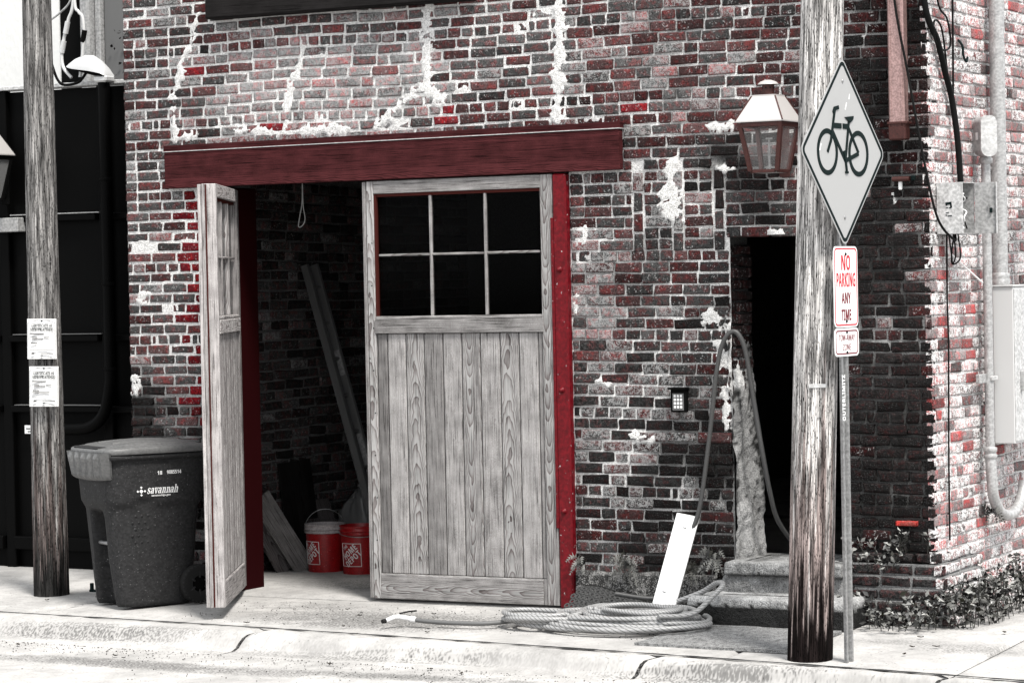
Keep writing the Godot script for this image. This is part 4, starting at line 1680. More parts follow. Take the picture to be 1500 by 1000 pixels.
# ---------------------------------------------------------------- garage clutter
func wrap_print(s: String, h: float, max_w: float, turn: float, off: Vector2, r_of: Callable, a0: float, mat: Material, parent: Node) -> void:
	var f := SystemFont.new()
	f.font_names = PackedStringArray(["Droid Sans"])
	f.font_weight = 700
	var tm := TextMesh.new()
	tm.text = s
	tm.font = f
	tm.font_size = 32
	tm.pixel_size = h / 32.0 * 1.38
	tm.depth = 0.001
	tm.curve_step = 3.0
	var ar := tm.get_mesh_arrays()
	var k := max_w / maxf(tm.get_aabb().size.x, 0.001)
	var vs: PackedVector3Array = ar[Mesh.ARRAY_VERTEX]
	var ns: PackedVector3Array = ar[Mesh.ARRAY_NORMAL]
	for i in vs.size():
		var p := Vector2(vs[i].x * k, vs[i].y).rotated(turn) + off
		var r: float = r_of.call(p.y) + 0.0012 + vs[i].z
		var a := a0 - p.x / r
		vs[i] = Vector3(cos(a) * r, p.y, sin(a) * r)
		ns[i] = Vector3(cos(a), 0, sin(a))
	ar[Mesh.ARRAY_VERTEX] = vs
	ar[Mesh.ARRAY_NORMAL] = ns
	ar[Mesh.ARRAY_TANGENT] = null
	var am := ArrayMesh.new()
	am.add_surface_from_arrays(Mesh.PRIMITIVE_TRIANGLES, ar)
	part("print", am, mat, parent)

func make_bucket(label: String, at: Vector3, worn: bool, face: float) -> void:
	var o := thing("bucket", label, "bucket", at, 0.0, "red buckets in the garage")
	var radius := func(y: float) -> float: return lerpf(0.131, 0.148, y / 0.37)
	var b := MB.new()
	b.lathe([Vector2(0.0005, 0.004), Vector2(0.126, 0.0), Vector2(0.131, 0.008), Vector2(0.1455, 0.300), Vector2(0.146, 0.305)], 48)
	part("body", b, M.bucket, o)
	var cl := MB.new()
	cl.lathe([Vector2(0.146, 0.300), Vector2(0.157, 0.302), Vector2(0.157, 0.310), Vector2(0.149, 0.313), Vector2(0.149, 0.325), Vector2(0.158, 0.327), Vector2(0.158, 0.337), Vector2(0.150, 0.340), Vector2(0.150, 0.358), Vector2(0.156, 0.361), Vector2(0.156, 0.369), Vector2(0.145, 0.370), Vector2(0.142, 0.340)], 48)
	part("collar", cl, M.splash if worn else M.bucket, o)
	var ins := MB.new()
	ins.lathe([Vector2(0.1425, 0.345), Vector2(0.06, 0.340 if worn else 0.335), Vector2(0.0005, 0.342)], 32)
	part("contents", ins, M.matt_black, o)
	var hd := MB.new()
	var pts := []
	for k in 15:
		var a := PI * k / 14.0
		pts.append(Vector3(cos(a) * 0.157, 0.315 + sin(a) * 0.165, sin(a) * 0.03) if worn else Vector3(cos(a) * 0.160, 0.320 - sin(a) * 0.03, sin(a) * 0.165))
	hd.tube(pts, 0.003, 6)
	hd.t = Transform3D()
	var hn := part("handle", hd, M.zinc, o)
	hn.rotation.y = 0.6
	var fr := MB.new()
	var c := Vector2(0.0, 0.155)
	for s in [[-0.085, -0.085, 0.085, -0.085], [0.085, -0.085, 0.085, 0.085], [0.085, 0.085, -0.085, 0.085], [-0.085, 0.085, -0.085, -0.085]]:
		var line := []
		for k in 9:
			var q := Vector2(lerpf(s[0], s[2], k / 8.0), lerpf(s[1], s[3], k / 8.0)) + c
			var r: float = radius.call(q.y)
			line.append(Vector3(cos(face - q.x / r) * (r + 0.0005), q.y, sin(face - q.x / r) * (r + 0.0005)))
		fr.tube(line, 0.0028, 5)
	part("print_frame", fr, M.white, o)
	wrap_print("THE", 0.024, 0.045, 0.72, c + Vector2(-0.045, 0.055), radius, face, M.white, o)
	wrap_print("HOME", 0.046, 0.140, 0.72, c + Vector2(-0.006, 0.022), radius, face, M.white, o)
	wrap_print("DEPOT", 0.046, 0.150, 0.72, c + Vector2(0.020, -0.028), radius, face, M.white, o)

func build_clutter() -> void:
	var s := plain(0.55, 0.50, 0.50, 0.6)
	tri1(s, T.dirt, 2.0)
	var ov := plain(0.5, 0.02, 0.03)
	M.splash = s
	# camera-side of each bucket faces the street
	make_bucket("red bucket with paint-splashed white rim and a raised wire handle", Vector3(-2.05, 0.0, -1.50), true, 1.98)
	make_bucket("red bucket half hidden behind the closed plank door", Vector3(-1.71, 0.0, -1.45), false, 1.60)
	# leaning boards
	var lean := func(label: String, foot: Vector3, top: Vector3, w: float, th: float, facing: Vector3, m: Material, called := "wooden_board", grp := "boards leaning in the garage") -> void:
		var y := (top - foot)
		var len := y.length()
		y = y.normalized()
		var z := (facing - y * facing.dot(y)).normalized()
		var x := y.cross(z)
		var o := one_box(called, Vector3.ZERO, Vector3(w, len, th), 0.003, m, self, 1)
		o.transform = Transform3D(Basis(x, y, z), (foot + top) * 0.5 + z * th * 0.5)
		tag(o, label, "board", grp)
	M.board_grey = plain(0.42, 0.41, 0.40, 0.8)
	M.board_grey.albedo_texture = T.wood
	M.board_dark = plain(0.13, 0.12, 0.12, 0.8)
	M.board_dark.albedo_texture = T.wood
	lean.call("pale grey board, front of the boards leaning inside the garage", Vector3(-2.24, 0.005, -1.50), Vector3(-2.44, 0.58, -1.20), 0.20, 0.02, Vector3(0.9, 0.2, 0.25), M.board_grey)
	lean.call("dark narrow board leaning just behind the pale grey board", Vector3(-2.33, 0.005, -1.36), Vector3(-2.46, 0.52, -1.10), 0.17, 0.02, Vector3(0.9, 0.2, 0.2), M.board_dark)
	lean.call("dark square offcut leaning behind the two buckets", Vector3(-2.26, 0.005, -1.95), Vector3(-2.46, 0.50, -1.98), 0.34, 0.02, Vector3(1.0, 0.3, 0.1), M.board_dark)
	lean.call("tall dark sheet standing behind the boards by the garage wall", Vector3(-2.38, 0.005, -1.75), Vector3(-2.47, 0.82, -1.72), 0.40, 0.012, Vector3(1.0, 0.1, 0.1), M.black_wood)
	# crumpled bags
	for q in [["crumpled dark plastic bag heaped behind the red buckets", Vector3(-2.05, 0.0, -1.98), 0.16, 0.58], ["grey rags piled behind the hidden red bucket", Vector3(-1.72, 0.0, -1.90), 0.17, 0.46]]:
		var b := MB.new()
		var rows := []
		for j in 15:
			var f := j / 14.0
			var row := []
			for k in 28:
				var a := TAU * k / 28.0
				var rr: float = q[2] * sqrt(maxf(0.0, 1.0 - pow(f, 3.0))) * (1.0 + 0.55 * nz.get_noise_3d(cos(a) * 130.0, f * 160.0, sin(a) * 130.0 + q[2] * 900.0))
				row.append(Vector3(cos(a) * rr, f * q[3] * (1.0 + 0.2 * nz2.get_noise_2d(a * 60.0, f * 90.0)), sin(a) * rr))
			rows.append(row)
		b.sheet(rows, true, true)
		var o := part("rag_heap" if q[2] > 0.165 else "plastic_bag", b, plain(0.12, 0.12, 0.12, 0.35) if q[2] < 0.165 else plain(0.22, 0.22, 0.22, 0.9), self)
		o.position = q[1]
		tag(o, q[0], "bag" if q[2] < 0.165 else "rags")
	# ladder leaning in the dark
	var foot := Vector3(-1.74, 0.0, -2.0)
	var top := Vector3(-2.42, 2.33, -2.0)
	var ld := thing("ladder", "grey metal ladder leaning against the wall inside the dark garage", "ladder", foot)
	var dir := (top - foot).normalized()
	var wide := Vector3(0.0, 0.0, 1.0)
	var nrm := dir.cross(wide).normalized()
	var metal := plain(0.16, 0.16, 0.16, 0.4, 0.3)
	var len := (top - foot).length()
	for k in 2:
		var rl := MB.new()
		rl.t = Transform3D(Basis(nrm, dir, nrm.cross(dir)), dir * len * 0.5 + wide * (0.13 * k))
		rl.box(Vector3(0, 0, 0), Vector3(0.066 - 0.014 * k, len, 0.010), 0.002)
		rl.box(Vector3(0.034 - 0.007 * k, 0, 0.0), Vector3(0.006, len, 0.034), 0.002)
		rl.box(Vector3(-0.034 + 0.007 * k, 0, 0.0), Vector3(0.006, len, 0.034), 0.002)
		var rail := part("rail", rl, metal, ld)
		if k == 0:
			for y in [0.42, -0.30]:
				var st := MB.new()
				st.t = rl.t
				st.box(Vector3(0.0, y, 0.007), Vector3(0.045, 0.20 if y > 0 else 0.30, 0.003))
				st.box(Vector3(0.0, y, -0.007), Vector3(0.045, 0.20 if y > 0 else 0.30, 0.003))
				part("sticker", st, M.grey_paint, rail)
	for k in 8:
		var rg := MB.new()
		var p := dir * (0.22 + k * 0.29)
		rg.tube([p, p + wide * 0.13], 0.014, 8)
		part("rung", rg, metal, ld)
	# dangling wire
	var w := MB.new()
	w.tube(curve([Vector3(-1.738, 3.05, -0.8), Vector3(-1.742, 2.80, -0.8), Vector3(-1.765, 2.68, -0.8), Vector3(-1.779, 2.60, -0.8), Vector3(-1.735, 2.61, -0.79), Vector3(-1.715, 2.66, -0.79), Vector3(-1.735, 2.75, -0.8), Vector3(-1.738, 2.90, -0.8)], 40), 0.004, 6)
	var wo := part("dangling_wire", w, plain(0.6, 0.6, 0.6), self)
	tag(wo, "thin pale wire dangling in a loop inside the garage doorway", "wire")

func curve(pts: Array, n: int, closed := false) -> Array:
	var out := []
	var m := pts.size()
	var segs := m if closed else m - 1
	for i in n + (0 if closed else 1):
		var f := float(i) / n * segs
		var k := mini(int(f), segs - 1)
		var t := f - k
		var g := func(j: int) -> Vector3:
			return pts[(j + m) % m] if closed else pts[clampi(j, 0, m - 1)]
		var a: Vector3 = g.call(k - 1)
		var b: Vector3 = g.call(k)
		var c: Vector3 = g.call(k + 1)
		var d: Vector3 = g.call(k + 2)
		out.append(b.cubic_interpolate(c, a, d, t))
	return out

# ---------------------------------------------------------------- street clutter by the wall
func build_hose() -> void:
	var o := thing("garden_hose", "long pale hose coiled on the pavement and hung up to the doorway", "hose", Vector3.ZERO)
	var r := RandomNumberGenerator.new()
	r.seed = 12
	var rad := 0.0165
	# coil: overlapping loops in one run
	var pts := []
	var loops := 12
	for k in loops * 20:
		var t := k / 20.0
		var a := TAU * t + 2.6
		var lp := int(t)
		var q := sin(lp * 2.3)
		var rx := 0.56 - 0.026 * lp + 0.03 * q + 0.02 * nz.get_noise_1d(k * 9.0)
		var rz := 0.40 - 0.022 * lp + 0.025 * cos(lp * 1.7) + 0.02 * nz2.get_noise_1d(k * 8.0)
		var cx := 1.55 + 0.010 * lp - 0.03 * cos(lp * 3.1)
		var cz := 0.72 + 0.06 * sin(lp * 1.3)
		pts.append(Vector3(cx + cos(a) * rx, 0.014 + 0.0085 * lp + 0.014 * absf(sin(a * 1.5 + lp)), cz + sin(a) * rz))
	var coil := MB.new()
	coil.tube(curve(pts, loops * 60), rad, 8)
	part("coil", coil, M.hose, o)
	# the slack bight to the left
	pts = []
	for k in 4 * 16:
		var t := k / 16.0
		var a := TAU * t + 0.3
		var lp := int(t)
		pts.append(Vector3(1.14 - 0.03 * lp + cos(a) * (0.25 + 0.05 * sin(lp * 2.0)), 0.014 + 0.020 * lp + 0.010 * absf(cos(a + lp)), 0.88 + 0.05 * lp * sin(lp * 1.0) + sin(a) * (0.13 + 0.03 * cos(lp * 1.9))))
	var bi := MB.new()
	bi.tube(curve(pts, 220), rad, 8)
	part("bight", bi, M.hose, o)
	# tail with the nozzle
	var dark := plain(0.10, 0.10, 0.10, 0.6)
	var tl := MB.new()
	tl.tube(curve([Vector3(0.96, 0.03, 0.80), Vector3(0.76, 0.018, 1.02), Vector3(0.55, 0.016, 1.07), Vector3(0.36, 0.016, 1.06), Vector3(0.22, 0.020, 1.04)], 50), 0.0145, 8)
	part("tail", tl, dark, o)
	var nzl := Node3D.new()
	nzl.name = "nozzle"
	o.add_child(nzl)
	tag(nzl, "pale pistol-grip spray nozzle lying on the pavement")
	var b := MB.new()
	b.tube([Vector3(0.235, 0.022, 1.045), Vector3(0.20, 0.026, 1.05), Vector3(0.195, 0.028, 1.05), Vector3(0.12, 0.040, 1.07)], [0.019, 0.020, 0.015, 0.016], 10)
	b.tube([Vector3(0.125, 0.036, 1.06), Vector3(0.108, 0.040, 1.10), Vector3(0.080, 0.022, 1.16)], [0.016, 0.015, 0.013], 10)
	part("grip", b, M.white, nzl)
	b = MB.new()
	b.tube([Vector3(0.13, 0.060, 1.07), Vector3(0.19, 0.074, 1.055), Vector3(0.235, 0.078, 1.03)], 0.006, 6)
	b.tube([Vector3(0.080, 0.022, 1.16), Vector3(0.068, 0.020, 1.185)], [0.015, 0.013], 10)
	part("trigger", b, M.rubber, nzl)
	# rising run: up the wall, over and down into the doorway
	var up := MB.new()
	up.tube(curve([Vector3(1.35, 0.16, 0.42), Vector3(1.60, 0.13, 0.30), Vector3(1.67, 0.24, 0.17), Vector3(1.71, 0.46, 0.10), Vector3(1.79, 0.68, 0.07), Vector3(1.86, 1.10, 0.06), Vector3(1.925, 1.56, 0.06), Vector3(1.97, 1.74, 0.06), Vector3(2.025, 1.815, 0.05), Vector3(2.075, 1.80, 0.04), Vector3(2.115, 1.68, 0.02), Vector3(2.150, 1.35, -0.02), Vector3(2.185, 1.05, -0.05), Vector3(2.20, 0.80, -0.12), Vector3(2.21, 0.60, -0.22), Vector3(2.25, 0.42, -0.40)], 160), 0.0155, 8)
	part("rising_run", up, M.hose_dark, o)
	# stiff loop springing off the coil over the lower step
	var sp := MB.new()
	sp.tube(curve([Vector3(1.92, 0.10, 0.98), Vector3(2.06, 0.10, 0.80), Vector3(2.12, 0.19, 0.62), Vector3(2.15, 0.255, 0.52), Vector3(2.07, 0.255, 0.44), Vector3(1.95, 0.19, 0.40), Vector3(1.80, 0.13, 0.45)], 70), rad, 8)
	part("springing_loop", sp, M.hose, o)

func build_wall_side_things() -> void:
	# white plank leaning on the wall
	var foot := Vector3(1.655, 0.004, 0.40)
	var top := Vector3(1.705, 0.640, 0.055)
	var y := (top - foot).normalized()
	var z := (Vector3(0.25, 0.2, 1) - y * Vector3(0.25, 0.2, 1).dot(y)).normalized()
	var pk := one_box("white_board", Vector3.ZERO, Vector3(0.150, (top - foot).length(), 0.022), 0.003, M.white_board, self, 1)
	pk.transform = Transform3D(Basis(y.cross(z), y, z), (foot + top) / 2)
	tag(pk, "clean white painted board leaning against the brick wall behind the hose", "board")
	for q in [[0.0, 0.27], [-0.02, -0.18]]:
		one_box("nail", Vector3(q[0], q[1], 0.0125), Vector3(0.022, 0.005, 0.004), 0.001, M.ink, pk)
	# perforated rubber mat curled up against the wall
	var mt := thing("perforated_mat", "black perforated rubber mat curled against the wall behind the hose", "mat", Vector3(0.96, 0.0, 0.06))
	var mb := MB.new()
	var nx := 12
	var nyy := 9
	var cell := 0.036
	for j in nyy:
		for i in nx:
			var c := Vector2((i + 0.5) * cell + (cell * 0.5 if j % 2 == 1 else 0.0), (j + 0.5) * cell)
			var outer := []
			var inner := []
			for k in 8:
				var a := TAU * (k + 0.5) / 8.0
				var m := maxf(absf(cos(a)), absf(sin(a)))
				outer.append(curl(c + Vector2(cos(a), sin(a)) / m * cell * 0.5))
				inner.append(curl(c + Vector2(cos(a), sin(a)) * cell * 0.30))
			for k in 8:
				var n := (k + 1) % 8
				mb.face([outer[k], outer[n], inner[n], inner[k]], Vector3(0, 0.7, 0.7))
				mb.face([outer[k] - Vector3(0, 0.008, 0.002), outer[n] - Vector3(0, 0.008, 0.002), inner[n] - Vector3(0, 0.008, 0.002), inner[k] - Vector3(0, 0.008, 0.002)], Vector3(0, -0.7, -0.7))
				mb.face([inner[k], inner[n], inner[n] - Vector3(0, 0.008, 0.002), inner[k] - Vector3(0, 0.008, 0.002)], Vector3(0, 0, 1))
	part("perforated_sheet", mb, M.rubber_grey, mt)
	var ed := MB.new()
	var line := []
	for k in 12: line.append(curl(Vector2(k / 11.0 * (nx + 0.5) * cell, nyy * cell)))
	ed.tube(line, 0.007, 6)
	part("edge", ed, M.rubber, mt)
	# flat door mat
	var fm := MB.new()
	var rows := []
	for j in 21:
		var row := []
		for i in 31:
			var x := 1.93 + 1.02 * i / 30.0
			var zz := 0.52 + 0.86 * j / 20.0
			row.append(Vector3(x + 0.02 * (j / 20.0), -0.030 * zz / 1.6 + 0.016 + 0.006 * nz.get_noise_2d(x * 160.0, zz * 160.0), zz + 0.03 * (i / 30.0)))
		rows.append(row)
	fm.sheet(rows, false, true)
	var rim := []
	for i in 31: rim.append(rows[20][i] - Vector3(0, 0.018, 0))
	fm.sheet([rows[20], rim], false, true)
	var rimr := []
	var colr := []
	for j in 21:
		colr.append(rows[j][30])
		rimr.append(rows[j][30] - Vector3(0, 0.018, 0))
	fm.sheet([colr, rimr])
	var fo := part("door_mat", fm, M.mat, self)
	tag(fo, "flat worn grey mat on the pavement in front of the steps", "mat")
	# keypad
	var kp := thing("keypad", "small dark keypad box with pale buttons on the brick wall", "keypad", Vector3(1.642, 1.378, 0.0))
	one_box("housing", Vector3(0, 0, 0.022), Vector3(0.112, 0.150, 0.040), 0.006, M.matt_black, kp)
	one_box("hood", Vector3(0, 0.078, 0.034), Vector3(0.130, 0.014, 0.070), 0.004, M.matt_black, kp)
	one_box("faceplate", Vector3(0, -0.008, 0.0425), Vector3(0.080, 0.110, 0.003), 0.001, M.grey_dark, kp)
	for j in 4:
		for i in 3: one_box("button", Vector3((i - 1) * 0.022, 0.030 - j * 0.024, 0.045), Vector3(0.015, 0.016, 0.005), 0.0015, M.white, kp)
	# copper downspout
	var ds := thing("downspout", "square copper downspout ending partway down the corner wall", "downspout", Vector3(3.190, 2.99, 0.065))
	one_box("pipe", Vector3(0, 0.98, 0), Vector3(0.104, 1.80, 0.078), 0.008, M.copper_pale, ds)
	for x in [-0.036, 0.036]: one_box("rib", Vector3(x, 0.98, 0.040), Vector3(0.010, 1.80, 0.006), 0.002, M.copper_pale, ds)
	one_box("outlet", Vector3(0, 0.055, 0), Vector3(0.112, 0.11, 0.086), 0.008, M.copper, ds)
	one_box("collar", Vector3(0.004, 0.105, 0), Vector3(0.130, 0.016, 0.096), 0.003, M.copper, ds)
	var stub := thing("pipe_stub", "short copper pipe stub with a white drip under the downspout", "pipe", Vector3(3.185, 2.752, 0.0))
	var sb := MB.new()
	sb.tube([Vector3(-0.055, 0, 0.03), Vector3(0.055, 0, 0.03)], 0.016, 10)
	part("tube", sb, M.copper, stub)
	one_box("drip", Vector3(-0.010, -0.040, 0.016), Vector3(0.024, 0.055, 0.022), 0.006, M.white, stub)
	one_box("clip", Vector3(0.075, 0.004, 0.018), Vector3(0.022, 0.030, 0.030), 0.004, M.ink, stub)

func curl(p: Vector2) -> Vector3:
	# lies on the ground in front and bends up the wall at the back
	var t := p.y
	var x := p.x - 0.10 + 0.35 * t
	var bend := smoothstep(0.02, 0.30, t + 0.10 * (0.25 - p.x))
	return Vector3(x, 0.012 + bend * 0.155 * (1.0 - 1.6 * maxf(0.0, p.x - 0.12)), 0.24 - t * 0.62 + 0.03 * sin(p.x * 6.0))

# ---------------------------------------------------------------- electrical things at the corner
func build_electrics() -> void:
	# small open junction box
	var jb := thing("junction_box", "small white steel junction box standing open with a face stencil", "electrical box", Vector3(CORNER + 0.002, 2.41, -0.11))
	one_box("near_side", Vector3(0.086, 0.155, -0.003), Vector3(0.170, 0.312, 0.004), 0.001, M.white_paint, jb)
	one_box("back", Vector3(0.003, 0.155, -0.108), Vector3(0.005, 0.306, 0.205), 0.001, M.grey_paint, jb)
	one_box("far_side", Vector3(0.086, 0.155, -0.213), Vector3(0.170, 0.312, 0.004), 0.001, M.grey_paint, jb)
	one_box("top", Vector3(0.088, 0.312, -0.108), Vector3(0.174, 0.004, 0.214), 0.001, M.white_paint, jb)
	one_box("bottom", Vector3(0.088, -0.003, -0.108), Vector3(0.174, 0.004, 0.214), 0.001, M.grey_paint, jb)
	var door := Node3D.new()
	door.name = "door"
	jb.add_child(door)
	tag(door, "grey door swung open with a latch")
	door.position = Vector3(0.176, 0.155, -0.205)
	door.rotation.y = 0.12
	one_box("panel", Vector3(0.070, 0, 0), Vector3(0.138, 0.318, 0.004), 0.001, M.grey_paint, door)
	one_box("flange", Vector3(0.140, 0, 0.010), Vector3(0.006, 0.318, 0.020), 0.001, M.white_paint, door)
	one_box("latch", Vector3(0.105, -0.015, 0.012), Vector3(0.016, 0.030, 0.020), 0.003, M.ink, door)
	one_box("latch_arm", Vector3(0.090, 0.010, 0.012), Vector3(0.008, 0.028, 0.008), 0.002, M.zinc, door)
	# stencil: hair, brows, mouth shade
	var fs := MB.new()
	for q in [[0.078, 0.185, 0.040, 0.016], [0.094, 0.170, 0.012, 0.026], [0.064, 0.176, 0.010, 0.010], [0.068, 0.158, 0.014, 0.006], [0.088, 0.158, 0.012, 0.006], [0.070, 0.128, 0.022, 0.005], [0.085, 0.108, 0.030, 0.006], [0.062, 0.112, 0.006, 0.012]]:
		fs.t = Transform3D(Basis(Vector3(0, 0, 1), 0.12), Vector3(q[0], q[1], 0.0))
		fs.box(Vector3.ZERO, Vector3(q[2], q[3], 0.002), 0.0006)
	part("stencil", fs, M.ink, jb)
	for k in 4:
		var w := MB.new()
		var pts := []
		for i in 7: pts.append(Vector3(0.06 + 0.09 * rng.randf(), 0.03 + 0.045 * i * (0.7 + 0.1 * k), -0.16 + 0.10 * rng.randf()))
		w.tube(curve(pts, 40), 0.005, 6)
		part("loose_wire", w, M.cable if k % 2 == 0 else M.white, jb)
	# conduit with its fitting and bend at the foot
	var cd := thing("conduit", "slim grey conduit with a rounded fitting running down to a U bend", "conduit", Vector3(CORNER, 0, 0))
	var mb := MB.new()
	mb.tube(curve([Vector3(0.075, 2.95, -0.84), Vector3(0.075, 2.0, -0.84), Vector3(0.075, 1.2, -0.84), Vector3(0.075, 0.86, -0.84)], 30), 0.030, 14)
	part("pipe", mb, M.zinc_light, cd)
	mb = MB.new()
	var pts := []
	for k in 15:
		var a := PI + PI * 0.97 * k / 14.0
		pts.append(Vector3(0.085, 0.80 + sin(a) * 0.22, -1.16 - cos(a) * 0.32))
	pts.insert(0, Vector3(0.075, 0.98, -0.84))
	mb.tube(curve(pts, 60), 0.036, 14)
	part("bend", mb, M.zinc_light, cd)
	mb = MB.new()
	mb.lathe([Vector2(0.036, 0.93), Vector2(0.044, 0.935), Vector2(0.044, 0.955), Vector2(0.038, 0.958), Vector2(0.038, 0.97), Vector2(0.044, 0.975), Vector2(0.044, 1.0), Vector2(0.032, 1.005)], 16)
	part("coupling", mb, M.zinc_light, cd).position = Vector3(0.075, 0.04, -0.84)
	mb = MB.new()
	mb.prism(rounded(0.105, 0.250, 0.045, 8), -0.05, 0.05)
	var body := part("fitting", mb, M.grey_paint, cd)
	body.transform = Transform3D(Basis(Vector3(0, 0, -1), Vector3.UP, Vector3(1, 0, 0)) * Basis(Vector3.UP, -0.75), Vector3(0.082, 3.035, -0.80))
	mb = MB.new()
	mb.prism(rounded(0.115, 0.262, 0.05, 8), 0.05, 0.066)
	var cov := part("fitting_cover", mb, M.white_paint, body)
	one_box("label_tag", Vector3(-0.0535, 0.0, 0.0), Vector3(0.002, 0.048, 0.03), 0.0, M.white, body)
	mb = MB.new()
	mb.lathe([Vector2(0.032, 2.86), Vector2(0.044, 2.865), Vector2(0.044, 2.895), Vector2(0.036, 2.90), Vector2(0.042, 2.93)], 16)
	part("coupling", mb, M.zinc_light, cd).position = Vector3(0.075, 0.0, -0.84)
	one_box("strap", Vector3(0.050, 1.485, -0.77), Vector3(0.030, 0.060, 0.16), 0.004, M.zinc_light, cd)
	one_box("strap_clip", Vector3(0.100, 1.485, -0.86), Vector3(0.022, 0.030, 0.10), 0.004, M.white_paint, cd)
	# big riser pipes and the cabinet
	var bp := thing("riser_pipe", "thick grey riser pipe running down to the cabinet top", "pipe", Vector3(CORNER + 0.075, 2.08, -1.10), 0.0, "riser pipes above the cabinet")
	mb = MB.new()
	mb.tube([Vector3(0, 0.0, 0), Vector3(0, 1.4, 0), Vector3(0, 2.8, 0)], 0.050, 18)
	part("pipe", mb, M.zinc_light, bp)
	mb = MB.new()
	mb.lathe([Vector2(0.052, 0.0), Vector2(0.062, 0.004), Vector2(0.062, 0.035), Vector2(0.055, 0.04), Vector2(0.060, 0.05), Vector2(0.060, 0.075), Vector2(0.05, 0.08)], 18)
	part("coupling", mb, M.zinc_light, bp)
	one_box("strap", Vector3(-0.02, 0.76, -0.05), Vector3(0.09, 0.018, 0.17), 0.003, M.zinc_light, bp)
	var bp2 := thing("riser_pipe", "grey bent riser pipe behind, entering the cabinet at the picture edge", "pipe", Vector3(CORNER + 0.075, 2.08, -1.42), 0.0, "riser pipes above the cabinet")
	mb = MB.new()
	mb.tube(curve([Vector3(0.13, 0.0, 0), Vector3(0.13, 0.40, 0), Vector3(0.13, 0.62, -0.03), Vector3(0.15, 0.78, -0.16), Vector3(0.15, 0.84, -0.35)], 40), 0.050, 18)
	part("pipe", mb, M.zinc_light, bp2)
	mb = MB.new()
	mb.lathe([Vector2(0.052, 0.0), Vector2(0.062, 0.004), Vector2(0.062, 0.05), Vector2(0.05, 0.055)], 18)
	part("coupling", mb, M.zinc_light, bp2).position = Vector3(0.13, 0, 0)
	var cb := thing("electrical_cabinet", "large white steel electrical cabinet on the side wall at the picture edge", "cabinet", Vector3(CORNER + 0.075, 1.06, -0.93))
	one_box("carcass", Vector3(0.068, 0.505, -0.36), Vector3(0.136, 1.01, 0.72), 0.004, M.cabinet, cb)
	one_box("door", Vector3(0.1395, 0.505, -0.36), Vector3(0.006, 0.98, 0.70), 0.002, M.white_paint, cb)
	one_box("handle", Vector3(0.152, 0.40, -0.12), Vector3(0.02, 0.13, 0.025), 0.004, M.grey_paint, cb)
	one_box("top_flange", Vector3(0.068, 1.016, -0.36), Vector3(0.15, 0.010, 0.74), 0.002, M.cabinet, cb)
	for z in [-0.06, -0.66]: one_box("standoff", Vector3(-0.038, 0.505, z), Vector3(0.074, 0.9, 0.04), 0.003, M.grey_paint, cb)
	# cables
	var cable := func(label: String, pts2: Array, rad: float, n: int, m: Material) -> void:
		var q := MB.new()
		q.tube(curve(pts2, n), rad, 7)
		tag(part("cable", q, m, self), label, "cable", "cables at the corner")
	var X := CORNER + 0.03
	cable.call("thick black cable bundle running down the corner into the open box", [Vector3(3.33, 4.6, 0.05), Vector3(3.36, 3.85, 0.045), Vector3(X, 3.60, -0.10), Vector3(X, 3.40, -0.24), Vector3(X, 3.26, -0.34), Vector3(X + 0.02, 3.0, -0.38), Vector3(X + 0.03, 2.70, -0.40)], 0.020, 60, M.cable)
	cable.call("black cable bent in a loose loop beside the thick bundle", [Vector3(X, 4.5, -0.02), Vector3(X, 3.88, -0.10), Vector3(X, 3.75, -0.28), Vector3(X, 3.60, -0.34), Vector3(X, 3.55, -0.22), Vector3(X, 3.60, -0.06), Vector3(X, 3.72, -0.05), Vector3(X, 3.68, -0.18), Vector3(X, 3.42, -0.27)], 0.0065, 80, M.cable)
	cable.call("thin straight black cable hanging down the white side wall", [Vector3(X, 4.6, -0.39), Vector3(X, 3.7, -0.385), Vector3(X, 3.28, -0.37)], 0.007, 30, M.cable)
	cable.call("thin black cable slanting across the copper downspout to the box", [Vector3(3.16, 4.4, 0.125), Vector3(3.195, 3.85, 0.12), Vector3(3.275, 3.38, 0.115), Vector3(3.365, 2.84, 0.10), Vector3(3.43, 2.50, 0.06), Vector3(3.47, 2.37, -0.12), Vector3(3.45, 2.40, -0.20)], 0.008, 60, M.cable)
	cable.call("thin dark wire running down the corner below the open box", [Vector3(X, 2.42, -0.21), Vector3(X - 0.015, 2.0, -0.24), Vector3(X - 0.01, 1.7, -0.235), Vector3(X - 0.015, 1.0, -0.22), Vector3(X - 0.01, 0.50, -0.20)], 0.006, 50, M.cable)
	for k in 3:
		cable.call(["black drooping wire, first below the open box", "black drooping wire, middle one below the open box", "black drooping wire, last below the open box"][k], [Vector3(3.42 + 0.03 * k, 2.41, -0.16), Vector3(3.43 + 0.03 * k, 2.30 - 0.02 * k, -0.17), Vector3(3.42, 2.22, -0.22), Vector3(3.40, 2.30, -0.27), Vector3(3.41, 2.41, -0.29)], 0.005, 30, M.cable)
	cable.call("white wire sagging from the open box to the conduit", [Vector3(3.41, 2.28, -0.24), Vector3(3.40, 2.22, -0.45), Vector3(3.42, 2.10, -0.78)], 0.006, 30, M.white)
	var hook := MB.new()
	hook.tube(curve([Vector3(CORNER + 0.0, 3.64, -0.56), Vector3(CORNER + 0.03, 3.60, -0.56), Vector3(CORNER + 0.035, 3.54, -0.56), Vector3(CORNER + 0.045, 3.50, -0.585), Vector3(CORNER + 0.045, 3.53, -0.61)], 20), 0.008, 6)
	tag(part("wall_hook", hook, M.ink, self), "small dark iron hook in the white side wall", "hook")

